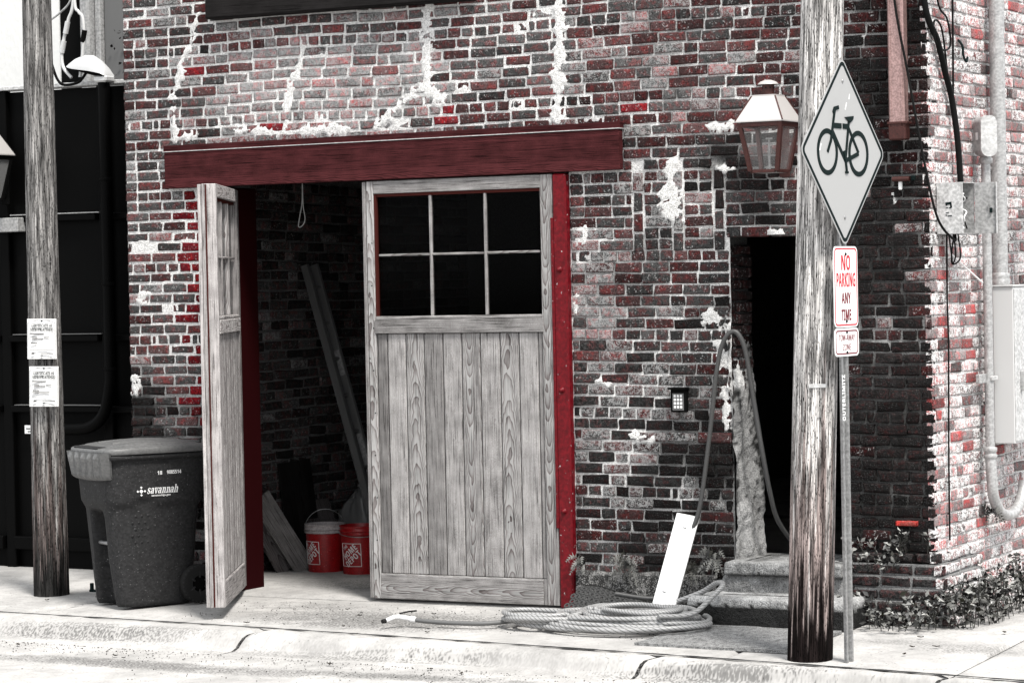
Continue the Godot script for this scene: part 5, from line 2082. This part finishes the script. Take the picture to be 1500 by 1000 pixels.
# ---------------------------------------------------------------- the black gate and the house behind on the left
func build_left_side() -> void:
	var gt := thing("black_gate", "tall glossy black gate set back left of the brick building", "gate", Vector3(0, 0, -1.05))
	for k in 4:
		var x0 := -6.6 + k * 0.97
		one_box("panel", Vector3(x0 + 0.485, 1.86, -0.03), Vector3(0.95, 3.74, 0.04), 0.004, M.black, gt)
	for x in [-6.6, -5.63, -4.66, -3.69, -2.80]:
		one_box("post", Vector3(x, 1.87, 0.005), Vector3(0.09, 3.74, 0.07), 0.006, M.black, gt)
	for q in [[0.20, 0.10], [1.25, 0.05], [1.80, 0.05], [2.735, 0.05]]:
		for k in 4:
			one_box("rail", Vector3(-6.6 + 0.97 * k + 0.47, q[0], 0.02), Vector3(0.86, q[1], 0.075), 0.006, M.black, gt)
	var glint := one_box("painted_rail_glint", Vector3(-4.15, 2.766, 0.02), Vector3(0.86, 0.008, 0.085), 0.001, M.grey_paint, gt)  # pale strips paint the sky light caught on the black rail tops
	tag(glint, "thin painted highlight along the top of the upper gate rail")
	one_box("painted_rail_glint", Vector3(-4.15, 1.832, 0.02), Vector3(0.86, 0.006, 0.085), 0.001, M.grey_dark, gt)
	one_box("painted_rail_glint", Vector3(-4.15, 1.281, 0.02), Vector3(0.86, 0.006, 0.085), 0.001, M.grey_dark, gt)
	one_box("coping", Vector3(-4.7, 3.757, -0.02), Vector3(3.9, 0.030, 0.16), 0.004, M.white_paint, gt)
	one_box("beam_end", Vector3(-4.58, 2.69, 0.08), Vector3(0.26, 0.11, 0.10), 0.006, M.grey_paint, gt)
	var lb := one_box("small_label", Vector3(-4.43, 1.09, 0.045), Vector3(0.13, 0.065, 0.004), 0.0, M.white, gt)
	tag(lb, "small white printed label on the gate")
	for q in [[-0.03, 0.006, 0.04], [0.02, 0.004, 0.05], [0.0, -0.016, 0.07]]:
		one_box("print", Vector3(q[0], q[1], 0.003), Vector3(q[2], 0.008, 0.002), 0.0, M.ink, lb)
	# service mast with weatherhead
	var ms := thing("service_mast", "black conduit mast with a grey weatherhead cap above the gate", "conduit", Vector3(-3.60, 0, -0.93))
	var mb := MB.new()
	mb.tube(curve([Vector3(0.0, 3.78, 0), Vector3(0.0, 2.5, 0), Vector3(0.0, 1.62, 0), Vector3(-0.01, 1.42, 0), Vector3(-0.07, 1.22, 0), Vector3(-0.20, 1.12, 0), Vector3(-0.40, 1.10, 0), Vector3(-0.62, 1.10, 0)], 60), 0.046, 14)
	part("pipe", mb, M.black, ms)
	for y in [3.0, 2.2, 1.55]:
		mb = MB.new()
		mb.lathe([Vector2(0.047, y), Vector2(0.053, y + 0.003), Vector2(0.053, y + 0.022), Vector2(0.047, y + 0.025)], 14)
		part("clamp", mb, M.matt_black, ms)
	# cap: a hood that is open along its slanting underside
	mb = MB.new()
	var rows := []
	var top_line := [Vector2(-0.325, 3.890), Vector2(-0.30, 3.915), Vector2(-0.25, 3.945), Vector2(-0.17, 3.968), Vector2(-0.09, 3.962), Vector2(-0.03, 3.925), Vector2(0.02, 3.872), Vector2(0.05, 3.815), Vector2(0.055, 3.795)]
	for j in top_line.size():
		var p: Vector2 = top_line[j]
		var low := lerpf(3.888, 3.790, j / 8.0)
		var w := 0.085 * sin(PI * clampf(0.15 + 0.62 * j / 8.0, 0.0, 1.0))
		var row := []
		for i in 15:
			var a := PI * i / 14.0
			row.append(Vector3(p.x, low + (p.y - low) * sin(a), cos(a) * w))
		rows.append(row)
	mb.sheet(rows)
	part("weatherhead", mb, M.cap_zinc, ms)
	mb = MB.new()
	mb.box(Vector3(0.005, 3.775, 0), Vector3(0.12, 0.05, 0.12), 0.012)
	part("cap_collar", mb, M.cap_zinc, ms)
	one_box("cap_mouth", Vector3(-0.13, 3.838, 0), Vector3(0.33, 0.03, 0.11), 0.01, M.matt_black, ms).rotation.z = -0.26
	var wires := func(label: String, pts: Array, rad: float, m: Material) -> Node:
		var q := MB.new()
		q.tube(curve(pts, 50), rad, 8)
		return tag(part("service_wire", q, m, self), label, "wire", "service wires at the weatherhead")
	var z := -0.90
	wires.call("pale service wire dropping to a silver splice left of the weatherhead", [Vector3(-3.80, 5.0, z), Vector3(-3.845, 4.40, z), Vector3(-3.90, 4.24, z), Vector3(-3.945, 4.10, z), Vector3(-3.970, 3.98, z), Vector3(-3.955, 3.88, z), Vector3(-3.88, 3.80, z)], 0.013, M.wire_pale)
	wires.call("pale service wire curving over to a black splice above the weatherhead", [Vector3(-3.82, 5.0, z), Vector3(-3.835, 4.40, z), Vector3(-3.80, 4.30, z), Vector3(-3.765, 4.26, z), Vector3(-3.752, 4.15, z), Vector3(-3.765, 4.02, z), Vector3(-3.80, 3.80, z)], 0.012, M.wire_pale)
	wires.call("thin grey wire sagging from the dark pole to the service drop", [Vector3(-4.14, 4.22, z), Vector3(-3.98, 4.30, z), Vector3(-3.87, 4.40, z), Vector3(-3.84, 4.6, z)], 0.008, M.grey_paint)
	wires.call("dark wire looping below the coping to the dark pole", [Vector3(-4.08, 3.95, z), Vector3(-4.02, 3.80, z), Vector3(-3.92, 3.745, z + 0.04), Vector3(-3.80, 3.76, z + 0.02), Vector3(-3.74, 3.83, z)], 0.011, M.matt_black)
	for q in [["silver splice sleeve, upper one on the left service wire", Vector3(-3.917, 4.185, z), M.cap_zinc], ["silver splice sleeve, lower one on the left service wire", Vector3(-3.957, 4.04, z), M.cap_zinc], ["black taped splice on the right service wire", Vector3(-3.757, 4.11, z), M.matt_black]]:
		var sp := MB.new()
		sp.tube([Vector3(0.012, 0.045, 0), Vector3(-0.012, -0.045, 0)], 0.021, 10)
		var so := part("wire_splice", sp, q[2], self)
		so.position = q[1]
		tag(so, q[0], "splice", "splices on the service wires")
	# stuccoed house behind
	var hs := thing("stucco_house", "pale stuccoed house rising behind the black gate", "house", Vector3(0, 0, -3.1))
	one_box("wall", Vector3(-7.8, 3.2, -0.3), Vector3(4.1, 7.4, 0.4), 0.01, M.stucco, hs)
	one_box("shutter", Vector3(-5.595, 3.6, -0.22), Vector3(0.30, 6.2, 0.25), 0.01, M.matt_black, hs)
	one_box("pilaster", Vector3(-5.395, 3.6, -0.12), Vector3(0.10, 6.2, 0.3), 0.02, M.grey_paint, hs)
	one_box("pilaster", Vector3(-5.31, 3.6, -0.20), Vector3(0.06, 6.2, 0.3), 0.01, M.grey_paint, hs)
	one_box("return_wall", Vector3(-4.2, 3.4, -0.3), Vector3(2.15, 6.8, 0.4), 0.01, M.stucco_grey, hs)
	# creeper
	var cr := thing("creeper", "dark ivy creeping over the grey stucco beside the brick edge", "ivy", Vector3(-4.75, 3.2, -3.18))
	var r := RandomNumberGenerator.new()
	r.seed = 91
	var lf := MB.new()
	for k in 900:
		var y := r.randf_range(0.3, 2.2)
		var x := 0.30 - absf(r.randfn(0.0, 0.22)) - 0.30 * maxf(0.0, 0.8 - absf(y - 1.0)) * r.randf()
		if y > 1.15: x += 0.25 * (y - 1.15)
		leaf(lf, Vector3(x, y, r.randf_range(0.0, 0.05)), r.randf_range(0.025, 0.055), r, 0.004, 0.020)
	part("leaves", lf, M.leaf, cr).set_meta("kind", "stuff")
	var stm := MB.new()
	for k in 5:
		stm.tube(curve([Vector3(0.25 - 0.1 * k, -0.5, 0.0), Vector3(0.15 - 0.08 * k, 0.6, 0.01), Vector3(0.2 - 0.05 * k, 1.3, 0.01), Vector3(0.3, 2.2, 0.01)], 16), 0.008, 5)
	part("stems", stm, M.matt_black, cr)

# ---------------------------------------------------------------- plants
func leaf(mb: MB, at: Vector3, s: float, r: RandomNumberGenerator, lo: float, hi: float, up := Vector3.ZERO) -> void:
	var d := Vector3(r.randf_range(-1, 1), r.randf_range(-0.4, 0.9), r.randf_range(-0.6, 1)).normalized()
	if up != Vector3.ZERO: d = (d * 0.7 + up).normalized()
	var w := d.cross(Vector3(r.randf_range(-1, 1), r.randf_range(-1, 1), r.randf_range(-1, 1))).normalized()
	var n := d.cross(w)
	var l := lerpf(lo, hi, pow(r.randf(), 2.2))
	mb.col = Color(l, l * 1.0, l * 0.96)
	var m := at + d * s * 0.5
	mb.face([at, m + w * s * 0.28 + n * s * 0.08, at + d * s], n)
	mb.face([at, at + d * s, m - w * s * 0.28 + n * s * 0.08], n)

func weed(label: String, at: Vector3, spread: Vector3, n: int, sd: int, size := 0.05, lo := 0.006, hi := 0.42, called := "weed") -> void:
	var o := thing(called, label, "weed", at, 0.0, "weeds along the wall foot")
	var r := RandomNumberGenerator.new()
	r.seed = sd
	var lf := MB.new()
	var st := MB.new()
	st.col = Color(0.05, 0.05, 0.045)
	var stems := maxi(5, n / 14)
	for k in stems:
		var b := Vector3(r.randf_range(-0.5, 0.5) * spread.x, 0, r.randf_range(-0.5, 0.5) * spread.z)
		var tip := b + Vector3(r.randf_range(-0.35, 0.35) * spread.x, spread.y * r.randf_range(0.45, 1.0), r.randf_range(-0.1, 0.6) * spread.z)
		var mid := (b + tip) * 0.5 + Vector3(0, spread.y * 0.18, 0)
		var line := curve([b, mid, tip], 6)
		st.tube(line, 0.0028, 4, false)
		var per := n / stems
		for q in per:
			var f := r.randf_range(0.15, 1.0)
			var p: Vector3 = line[int(f * 6.0)]
			leaf(lf, p + Vector3(r.randf_range(-0.02, 0.02), r.randf_range(-0.01, 0.02), r.randf_range(-0.02, 0.02)), size * r.randf_range(0.6, 1.3), r, lo, hi)
	part("stems", st, M.leaf, o)
	part("foliage", lf, M.leaf, o).set_meta("kind", "stuff")

func fern(label: String, at: Vector3, n: int, len: float, sd: int) -> void:
	var o := thing("fern", label, "fern", at, 0.0, "ferns rooted in the wall")
	var r := RandomNumberGenerator.new()
	r.seed = sd
	for k in n:
		var a := r.randf_range(-1.2, 1.2)
		var l := len * r.randf_range(0.6, 1.1)
		var lift := r.randf_range(-0.3, 0.8)
		var line := curve([Vector3.ZERO, Vector3(sin(a) * l * 0.5, l * lift * 0.7, 0.05 + 0.03 * r.randf()), Vector3(sin(a) * l, l * (lift - 0.55), 0.09)], 10)
		var mb := MB.new()
		var c := r.randf_range(0.02, 0.20)
		mb.col = Color(c, c, c * 0.95)
		mb.tube(line, 0.002, 4, false)
		for i in range(1, 10):
			var p: Vector3 = line[i]
			var d: Vector3 = (line[i + 1] - line[i - 1]).normalized()
			var s := d.cross(Vector3(0, 0.3, 1)).normalized()
			var w := 0.030 * (1.0 - absf(i - 4.0) / 7.0)
			for sg in [-1.0, 1.0]:
				mb.face([p - d * 0.006, p + d * 0.006, p + s * sg * w + d * 0.012], Vector3(0, 0.3, 1))
		part("frond", mb, M.leaf, o)

func build_plants() -> void:
	var spots := [
		["dense leafy weed at the dark wall foot right of the sign post", Vector3(2.98, 0.0, 0.20), Vector3(0.34, 0.22, 0.24), 150],
		["low trailing weed spreading on the pavement below the corner", Vector3(3.22, 0.0, 0.36), Vector3(0.34, 0.16, 0.20), 170],
		["tangled pale-leaved weed at the foot of the brick corner", Vector3(3.44, 0.0, 0.26), Vector3(0.28, 0.22, 0.22), 190],
		["bushy weed climbing the brick corner", Vector3(3.56, 0.0, 0.02), Vector3(0.24, 0.28, 0.26), 260],
		["bushy weed along the side wall, nearest the corner", Vector3(3.58, 0.0, -0.25), Vector3(0.24, 0.30, 0.30), 300],
		["bushy weed along the side wall below the conduit bend", Vector3(3.56, 0.0, -0.62), Vector3(0.26, 0.32, 0.40), 320],
		["bushy weed along the side wall at the picture edge", Vector3(3.56, 0.0, -1.10), Vector3(0.26, 0.36, 0.50), 340],
		["leafy weed growing in the dark wall above the corner plinth", Vector3(3.02, 0.34, 0.14), Vector3(0.40, 0.20, 0.06), 120],
		["small weed rooted high on the dark corner plinth", Vector3(3.24, 0.44, 0.06), Vector3(0.22, 0.14, 0.06), 60]]
	for k in spots.size():
		var s: Array = spots[k]
		weed(s[0], s[1], s[2], s[3], 400 + k, 0.042)
	fern("small dark fern at the wall foot beside the red post", Vector3(0.93, 0.30, 0.02), 9, 0.12, 500)
	fern("dark hanging fern at the wall foot left of the white board", Vector3(1.27, 0.30, 0.02), 16, 0.17, 501)
	fern("small fern between the white board and the steps", Vector3(1.74, 0.30, 0.02), 11, 0.13, 502)
	fern("fern growing from the wall beside the doorway steps", Vector3(1.90, 0.36, 0.04), 14, 0.14, 503)
	fern("long-bladed fern hanging behind the conduit bend", Vector3(CORNER + 0.05, 0.62, -0.95), 12, 0.16, 504)

# ---------------------------------------------------------------- ground
func kerb_back(x: float) -> float:
	return 1.452 + 0.086 * x + 0.006 * x * x

func gutter(x: float) -> float:
	return 1.845 + 0.045 * x

func walk_y(x: float, z: float) -> float:
	return -0.030 * clampf(z / maxf(kerb_back(x), 0.3), -0.3, 1.0)

func ground_uv(p: Vector3) -> Vector2:
	return Vector2((p.x + 3.8) / 8.6, (p.z + 1.2) / 4.6)

func lay_sheet(mb: MB, x0: Callable, x1: Callable, z0: Callable, z1: Callable, y_of: Callable, nx: int, nzz: int, rim := 0.0) -> void:
	var base := mb.v.size()
	var rows := []
	for j in nzz + 1:
		var row := []
		for i in nx + 1:
			var fz := float(j) / nzz
			var fx := float(i) / nx
			var zz := lerpf(z0.call(0.0), z1.call(0.0), fz)
			var x := lerpf(x0.call(zz), x1.call(zz), fx)
			zz = lerpf(z0.call(x), z1.call(x), fz)
			x = lerpf(x0.call(zz), x1.call(zz), fx)
			var y: float = y_of.call(x, zz)
			if rim > 0.0 and (j == 0 or i == 0 or j == nzz or i == nx): y -= rim
			row.append(Vector3(x, y, zz))
		rows.append(row)
	mb.sheet(rows, false, true)
	for i in range(base, mb.v.size()): mb.uv[i] = ground_uv(mb.v[i])

func build_ground() -> void:
	# earth under everything, as far as the horizon
	var st := MB.new()
	st.quad(Vector3(-300, -0.20, 300), Vector3(300, -0.20, 300), Vector3(300, -0.20, -300), Vector3(-300, -0.20, -300))
	for i in st.v.size(): st.uv[i] = ground_uv(st.v[i])
	tag(part("ground", st, M.dirt_ground, self), "", "", "", "structure")
	# carriageway
	var mb := MB.new()
	lay_sheet(mb, func(_z): return -9.0, func(_z): return 12.0, func(x): return gutter(x) - 0.06, func(_x): return 30.0,
		func(x, z): return -0.152 + 0.010 * nz.get_noise_2d(x * 25.0, z * 25.0) + 0.0016 * nz2.get_noise_2d(x * 900.0, z * 900.0), 260, 200)
	tag(part("street", mb, M.concrete, self), "", "", "", "structure")
	# kerb stones with open joints
	var kerb := Node3D.new()
	kerb.name = "kerb"
	add_child(kerb)
	tag(kerb, "", "", "", "structure")
	var cuts := [-7.0, -0.735, 2.19, 4.05, 9.0]
	for k in cuts.size() - 1:
		var a: float = cuts[k] + 0.014
		var b: float = cuts[k + 1] - 0.014
		var ks := MB.new()
		var rows := []
		var n := maxi(20, int((b - a) / 0.04))
		var prof := [[0.0, -0.10], [0.0, -0.010], [0.015, 0.0], [0.20, -0.004], [0.34, -0.010], [0.43, -0.028], [0.50, -0.058], [0.56, -0.090], [0.64, -0.108], [0.78, -0.116], [0.94, -0.122], [1.0, -0.130], [1.0, -0.2]]
		for p in prof:
			var row := []
			for i in n + 1:
				var f := float(i) / n
				var x := lerpf(a, b, f)
				var zb := kerb_back(x) + 0.012
				# joints run askew
				var skew: float = 0.16 * (1.0 - 0.0) * (p[0] - 0.5)
				var z := lerpf(zb, gutter(x), p[0])
				var y: float = -0.030 + p[1] + 0.004 * nz.get_noise_2d(x * 60.0, p[0] * 50.0 + k * 40.0) + 0.002 * nz2.get_noise_2d(x * 400.0, p[0] * 300.0)
				if i == 0 or i == n: y -= 0.012
				row.append(Vector3(x - skew * (1.0 if (i < 3 or i > n - 3) else 0.97), y, z))
			rows.append(row)
		ks.sheet(rows, false, true)
		for i in ks.v.size(): ks.uv[i] = ground_uv(ks.v[i])
		var side := part("kerb_stone", ks, M.concrete, kerb)
		# close both ends
		var ends := MB.new()
		for e in [0, n]:
			for q in range(1, prof.size() - 2):
				var p0: Vector3 = rows[q][e]
				var p1: Vector3 = rows[q + 1][e]
				ends.quad(p0, p1, Vector3(p1.x, -0.24, p1.z), Vector3(p0.x, -0.24, p0.z))
		part("kerb_end", ends, M.step, side)
	# pavement slabs
	var walk := Node3D.new()
	walk.name = "sidewalk"
	add_child(walk)
	tag(walk, "", "", "", "structure")
	var bed := MB.new()
	bed.box(Vector3(1.0, -0.14, 0.1), Vector3(16.0, 0.12, 2.3))
	part("bedding", bed, M.dirt_ground, walk)
	var joints := [[-9.0, 0.0], [-5.2, -0.2], [-2.55, -0.22], [0.60, -0.225], [2.62, 0.02], [4.02, 0.045], [6.2, 0.05], [9.0, 0.0]]
	for k in joints.size() - 1:
		var a: Array = joints[k]
		var b: Array = joints[k + 1]
		var sl := MB.new()
		var back := -1.15 if k < 2 else -0.15
		var drop := 0.004 * (k % 3)
		var zb := func(_x): return back
		if k == 2: zb = func(x): return -1.15 if x < -2.7 else -0.15
		lay_sheet(sl, func(z): return a[0] + a[1] * z + 0.006, func(z): return b[0] + b[1] * z - 0.006, zb, func(x): return kerb_back(x) - 0.010,
			func(x, z): return walk_y(x, z) - drop + 0.004 * nz.get_noise_2d(x * 30.0, z * 30.0) + 0.0012 * nz2.get_noise_2d(x * 700.0, z * 700.0), 90, 50, 0.02)
		part("slab", sl, M.concrete, walk)
	# tar and dirt packed into the joint behind the kerb
	var jf := MB.new()
	var rowa := []
	var rowb := []
	for i in 260:
		var x := -7.0 + 13.0 * i / 259.0
		var w := 0.022 + 0.016 * nz2.get_noise_1d(x * 300.0)
		rowa.append(Vector3(x, -0.026, kerb_back(x) - w))
		rowb.append(Vector3(x, -0.026, kerb_back(x) + w))
	jf.sheet([rowa, rowb], false, true)
	part("joint_filler", jf, plain(0.03, 0.03, 0.03, 0.95), walk)
	# strip against the side wall, round the corner
	var sw := MB.new()
	lay_sheet(sw, func(_z): return CORNER - 0.05, func(_z): return 9.0, func(_x): return -7.0, func(_x): return -0.008,
		func(x, z): return -0.002 + 0.004 * nz.get_noise_2d(x * 30.0, z * 30.0), 60, 60, 0.012)
	part("slab", sw, M.concrete, walk)
	var fl := MB.new()
	lay_sheet(fl, func(_z): return -2.6, func(_z): return 2.95, func(_x): return -11.75, func(_x): return 0.035,
		func(x, z): return 0.009 + 0.003 * nz.get_noise_2d(x * 30.0, z * 30.0), 60, 160, 0.016)
	tag(part("garage_floor", fl, M.concrete, self), "", "", "", "structure")
	# grit washed along the gutter and kerb
	var r := RandomNumberGenerator.new()
	r.seed = 33
	var stone := MB.new()
	for s in 8:
		var o := Vector3(1 if s & 1 else -1, 1 if s & 2 else -1, 1 if s & 4 else -1)
		stone.face([Vector3(o.x, 0, 0), Vector3(0, o.y * 0.6, 0), Vector3(0, 0, o.z * 0.8)], o)
	var mm := MultiMesh.new()
	mm.transform_format = MultiMesh.TRANSFORM_3D
	mm.mesh = stone.mesh()
	mm.instance_count = 3800
	for k in 3800:
		var x := r.randf_range(-3.6, 5.0)
		var z := gutter(x) + r.randfn(0.12, 0.16)
		var y := -0.150
		if k % 3 == 0: z = gutter(x) + absf(r.randfn(0.0, 0.9)) + 0.02
		if k % 4 == 1:
			z = r.randf_range(0.2, 1.2)
			x = r.randf_range(-1.6, 3.0)
			y = walk_y(x, z)
		elif z < gutter(x) + 0.01: z = gutter(x) + 0.03
		var sz := 0.0022 + 0.0055 * pow(r.randf(), 3.0)
		mm.set_instance_transform(k, Transform3D(Basis(Vector3.UP, r.randf() * TAU).scaled(Vector3.ONE * sz), Vector3(x, y + sz * 0.4, z)))
	var grit := MultiMeshInstance3D.new()
	grit.name = "grit"
	grit.multimesh = mm
	grit.material_override = plain(0.06, 0.058, 0.055, 0.9)
	add_child(grit)
	tag(grit, "fine dark grit scattered along the gutter and pavement", "grit", "", "stuff")
	# dead leaves and twigs
	var spots := [[-3.0, 0.7], [-2.7, 0.45], [-0.9, 1.25], [-0.35, 0.75], [0.1, 0.55], [-0.2, 1.2], [0.3, 0.9], [-0.6, 0.5], [0.45, 1.3], [3.55, 1.0], [3.72, 0.95], [3.62, 1.3], [3.5, 0.62], [-1.3, 2.15], [-1.2, 2.2], [0.2, 2.0], [0.9, 1.98], [1.15, 2.1], [3.9, 0.3], [2.5, 1.75], [-2.3, 1.9]]
	for s in spots:
		var mb2 := MB.new()
		var len := r.randf_range(0.025, 0.05)
		var rows := []
		for j in 5:
			var f := j / 4.0
			var w := len * 0.28 * sin(PI * (0.08 + 0.84 * f))
			rows.append([Vector3(-w, 0.008 * absf(f - 0.5) + 0.006, f * len), Vector3(0, 0.002 + 0.008 * absf(f - 0.5), f * len), Vector3(w, 0.010 * absf(f - 0.5) + 0.007, f * len)])
		mb2.sheet(rows, false, true)
		var o := part("dead_leaf", mb2, M.dead_leaf, self)
		var y := walk_y(s[0], s[1]) if s[1] < kerb_back(s[0]) else -0.055 if s[1] < gutter(s[0]) - 0.15 else -0.148
		o.position = Vector3(s[0], y + 0.004, s[1])
		o.rotation.y = r.randf() * TAU
		tag(o, "small dark dead leaf lying on the pale ground", "leaf", "dead leaves on the ground")
	var br := thing("iron_bracket", "small rusty iron bracket lying by the dark pole foot", "bracket", Vector3(-2.86, 0.0, 0.30))
	one_box("bar", Vector3(0.03, 0.02, 0), Vector3(0.16, 0.018, 0.018), 0.003, M.ink, br)
	one_box("upright", Vector3(-0.03, 0.045, 0), Vector3(0.024, 0.06, 0.024), 0.004, M.ink, br)

# ---------------------------------------------------------------- scene
func _ready() -> void:
	# camera: a long lens from across the street, right of the doors, rolled a little
	var yaw := deg_to_rad(28.5)
	var pitch := -atan(85.0 / 4100.0)
	var roll := deg_to_rad(-1.15)
	var fw := Vector3(-sin(yaw) * cos(pitch), sin(pitch), -cos(yaw) * cos(pitch))
	var rt := fw.cross(Vector3.UP).normalized()
	var up := rt.cross(fw)
	var cam := Camera3D.new()
	cam.name = "camera"
	add_child(cam)
	cam.transform = Transform3D(Basis(rt * cos(roll) + up * sin(roll), up * cos(roll) - rt * sin(roll), -fw), Vector3(9.314, 2.155, 16.403))
	cam.fov = rad_to_deg(2.0 * atan(500.0 / 4100.0))
	cam.near = 0.1
	cam.far = 900.0
	cam.current = true
	# a bright overcast sky
	var sky := ProceduralSkyMaterial.new()
	sky.sky_top_color = Color(0.86, 0.87, 0.88)
	sky.sky_horizon_color = Color(0.76, 0.77, 0.78)
	sky.sky_curve = 0.2
	sky.ground_bottom_color = Color(0.30, 0.30, 0.30)
	sky.ground_horizon_color = Color(0.42, 0.42, 0.42)
	sky.sky_energy_multiplier = 0.82
	sky.sun_angle_max = 1.0
	var env := Environment.new()
	env.background_mode = Environment.BG_SKY
	env.sky = Sky.new()
	env.sky.sky_material = sky
	env.ambient_light_source = Environment.AMBIENT_SOURCE_SKY
	env.tonemap_mode = Environment.TONE_MAPPER_LINEAR
	env.tonemap_exposure = 3.8
	env.sdfgi_enabled = true
	env.ssao_enabled = true
	env.ssil_enabled = true
	var we := WorldEnvironment.new()
	we.name = "world_environment"
	we.environment = env
	add_child(we)
	var sun := DirectionalLight3D.new()
	sun.name = "sun"
	sun.light_energy = 0.5
	sun.light_color = Color(1.0, 0.985, 0.96)
	sun.light_angular_distance = 12.0
	sun.shadow_enabled = true
	add_child(sun)
	sun.look_at_from_position(Vector3.ZERO, Vector3(-0.62, -1.25, -0.45), Vector3.UP)

	rng.seed = 2024
	nz.seed = 7
	nz.frequency = 0.01
	nz.fractal_octaves = 3
	nz2.seed = 19
	nz2.frequency = 0.02
	nz2.fractal_octaves = 2
	make_textures()
	make_ground_texture()
	make_materials()
	M.lantern_roof = plain(0.46, 0.44, 0.43, 0.4, 0.2)
	M.cap_zinc = plain(0.55, 0.55, 0.55, 0.45, 0.4)
	M.zinc_light = plain(0.55, 0.55, 0.55, 0.45, 0.35)
	tri1(M.zinc_light, T.dirt, 1.5)
	M.cabinet = plain(0.50, 0.50, 0.50, 0.5)
	M.wire_pale = plain(0.5, 0.5, 0.5, 0.5)
	M.grey_dark = plain(0.10, 0.10, 0.10, 0.5)
	M.rubber_grey = plain(0.06, 0.06, 0.06, 0.7)
	M.white_board = plain(0.74, 0.74, 0.74, 0.6)
	M.hose_dark = plain(0.07, 0.07, 0.07, 0.5)
	tri1(M.hose_dark, T.mortar, 3.0)
	M.dead_leaf = plain(0.03, 0.025, 0.02, 0.8)
	M.dirt_ground = plain(0.12, 0.12, 0.12, 0.95)
	build_ground()
	build_building()
	build_left_side()
	build_poles()
	build_signs()
	make_lantern("square copper gas lantern with a pale roof on the wall by the pole", Vector3(2.400, 2.822, 0.25), 1.0, M.copper)
	make_lantern("dim square lantern at the left edge in front of the gate", Vector3(-4.62, 2.885, -0.72), 1.12, M.matt_black, 0.0, plain(0.16, 0.16, 0.16, 0.6))
	build_electrics()
	build_bin()
	build_clutter()
	build_hose()
	build_wall_side_things()
	build_plants()
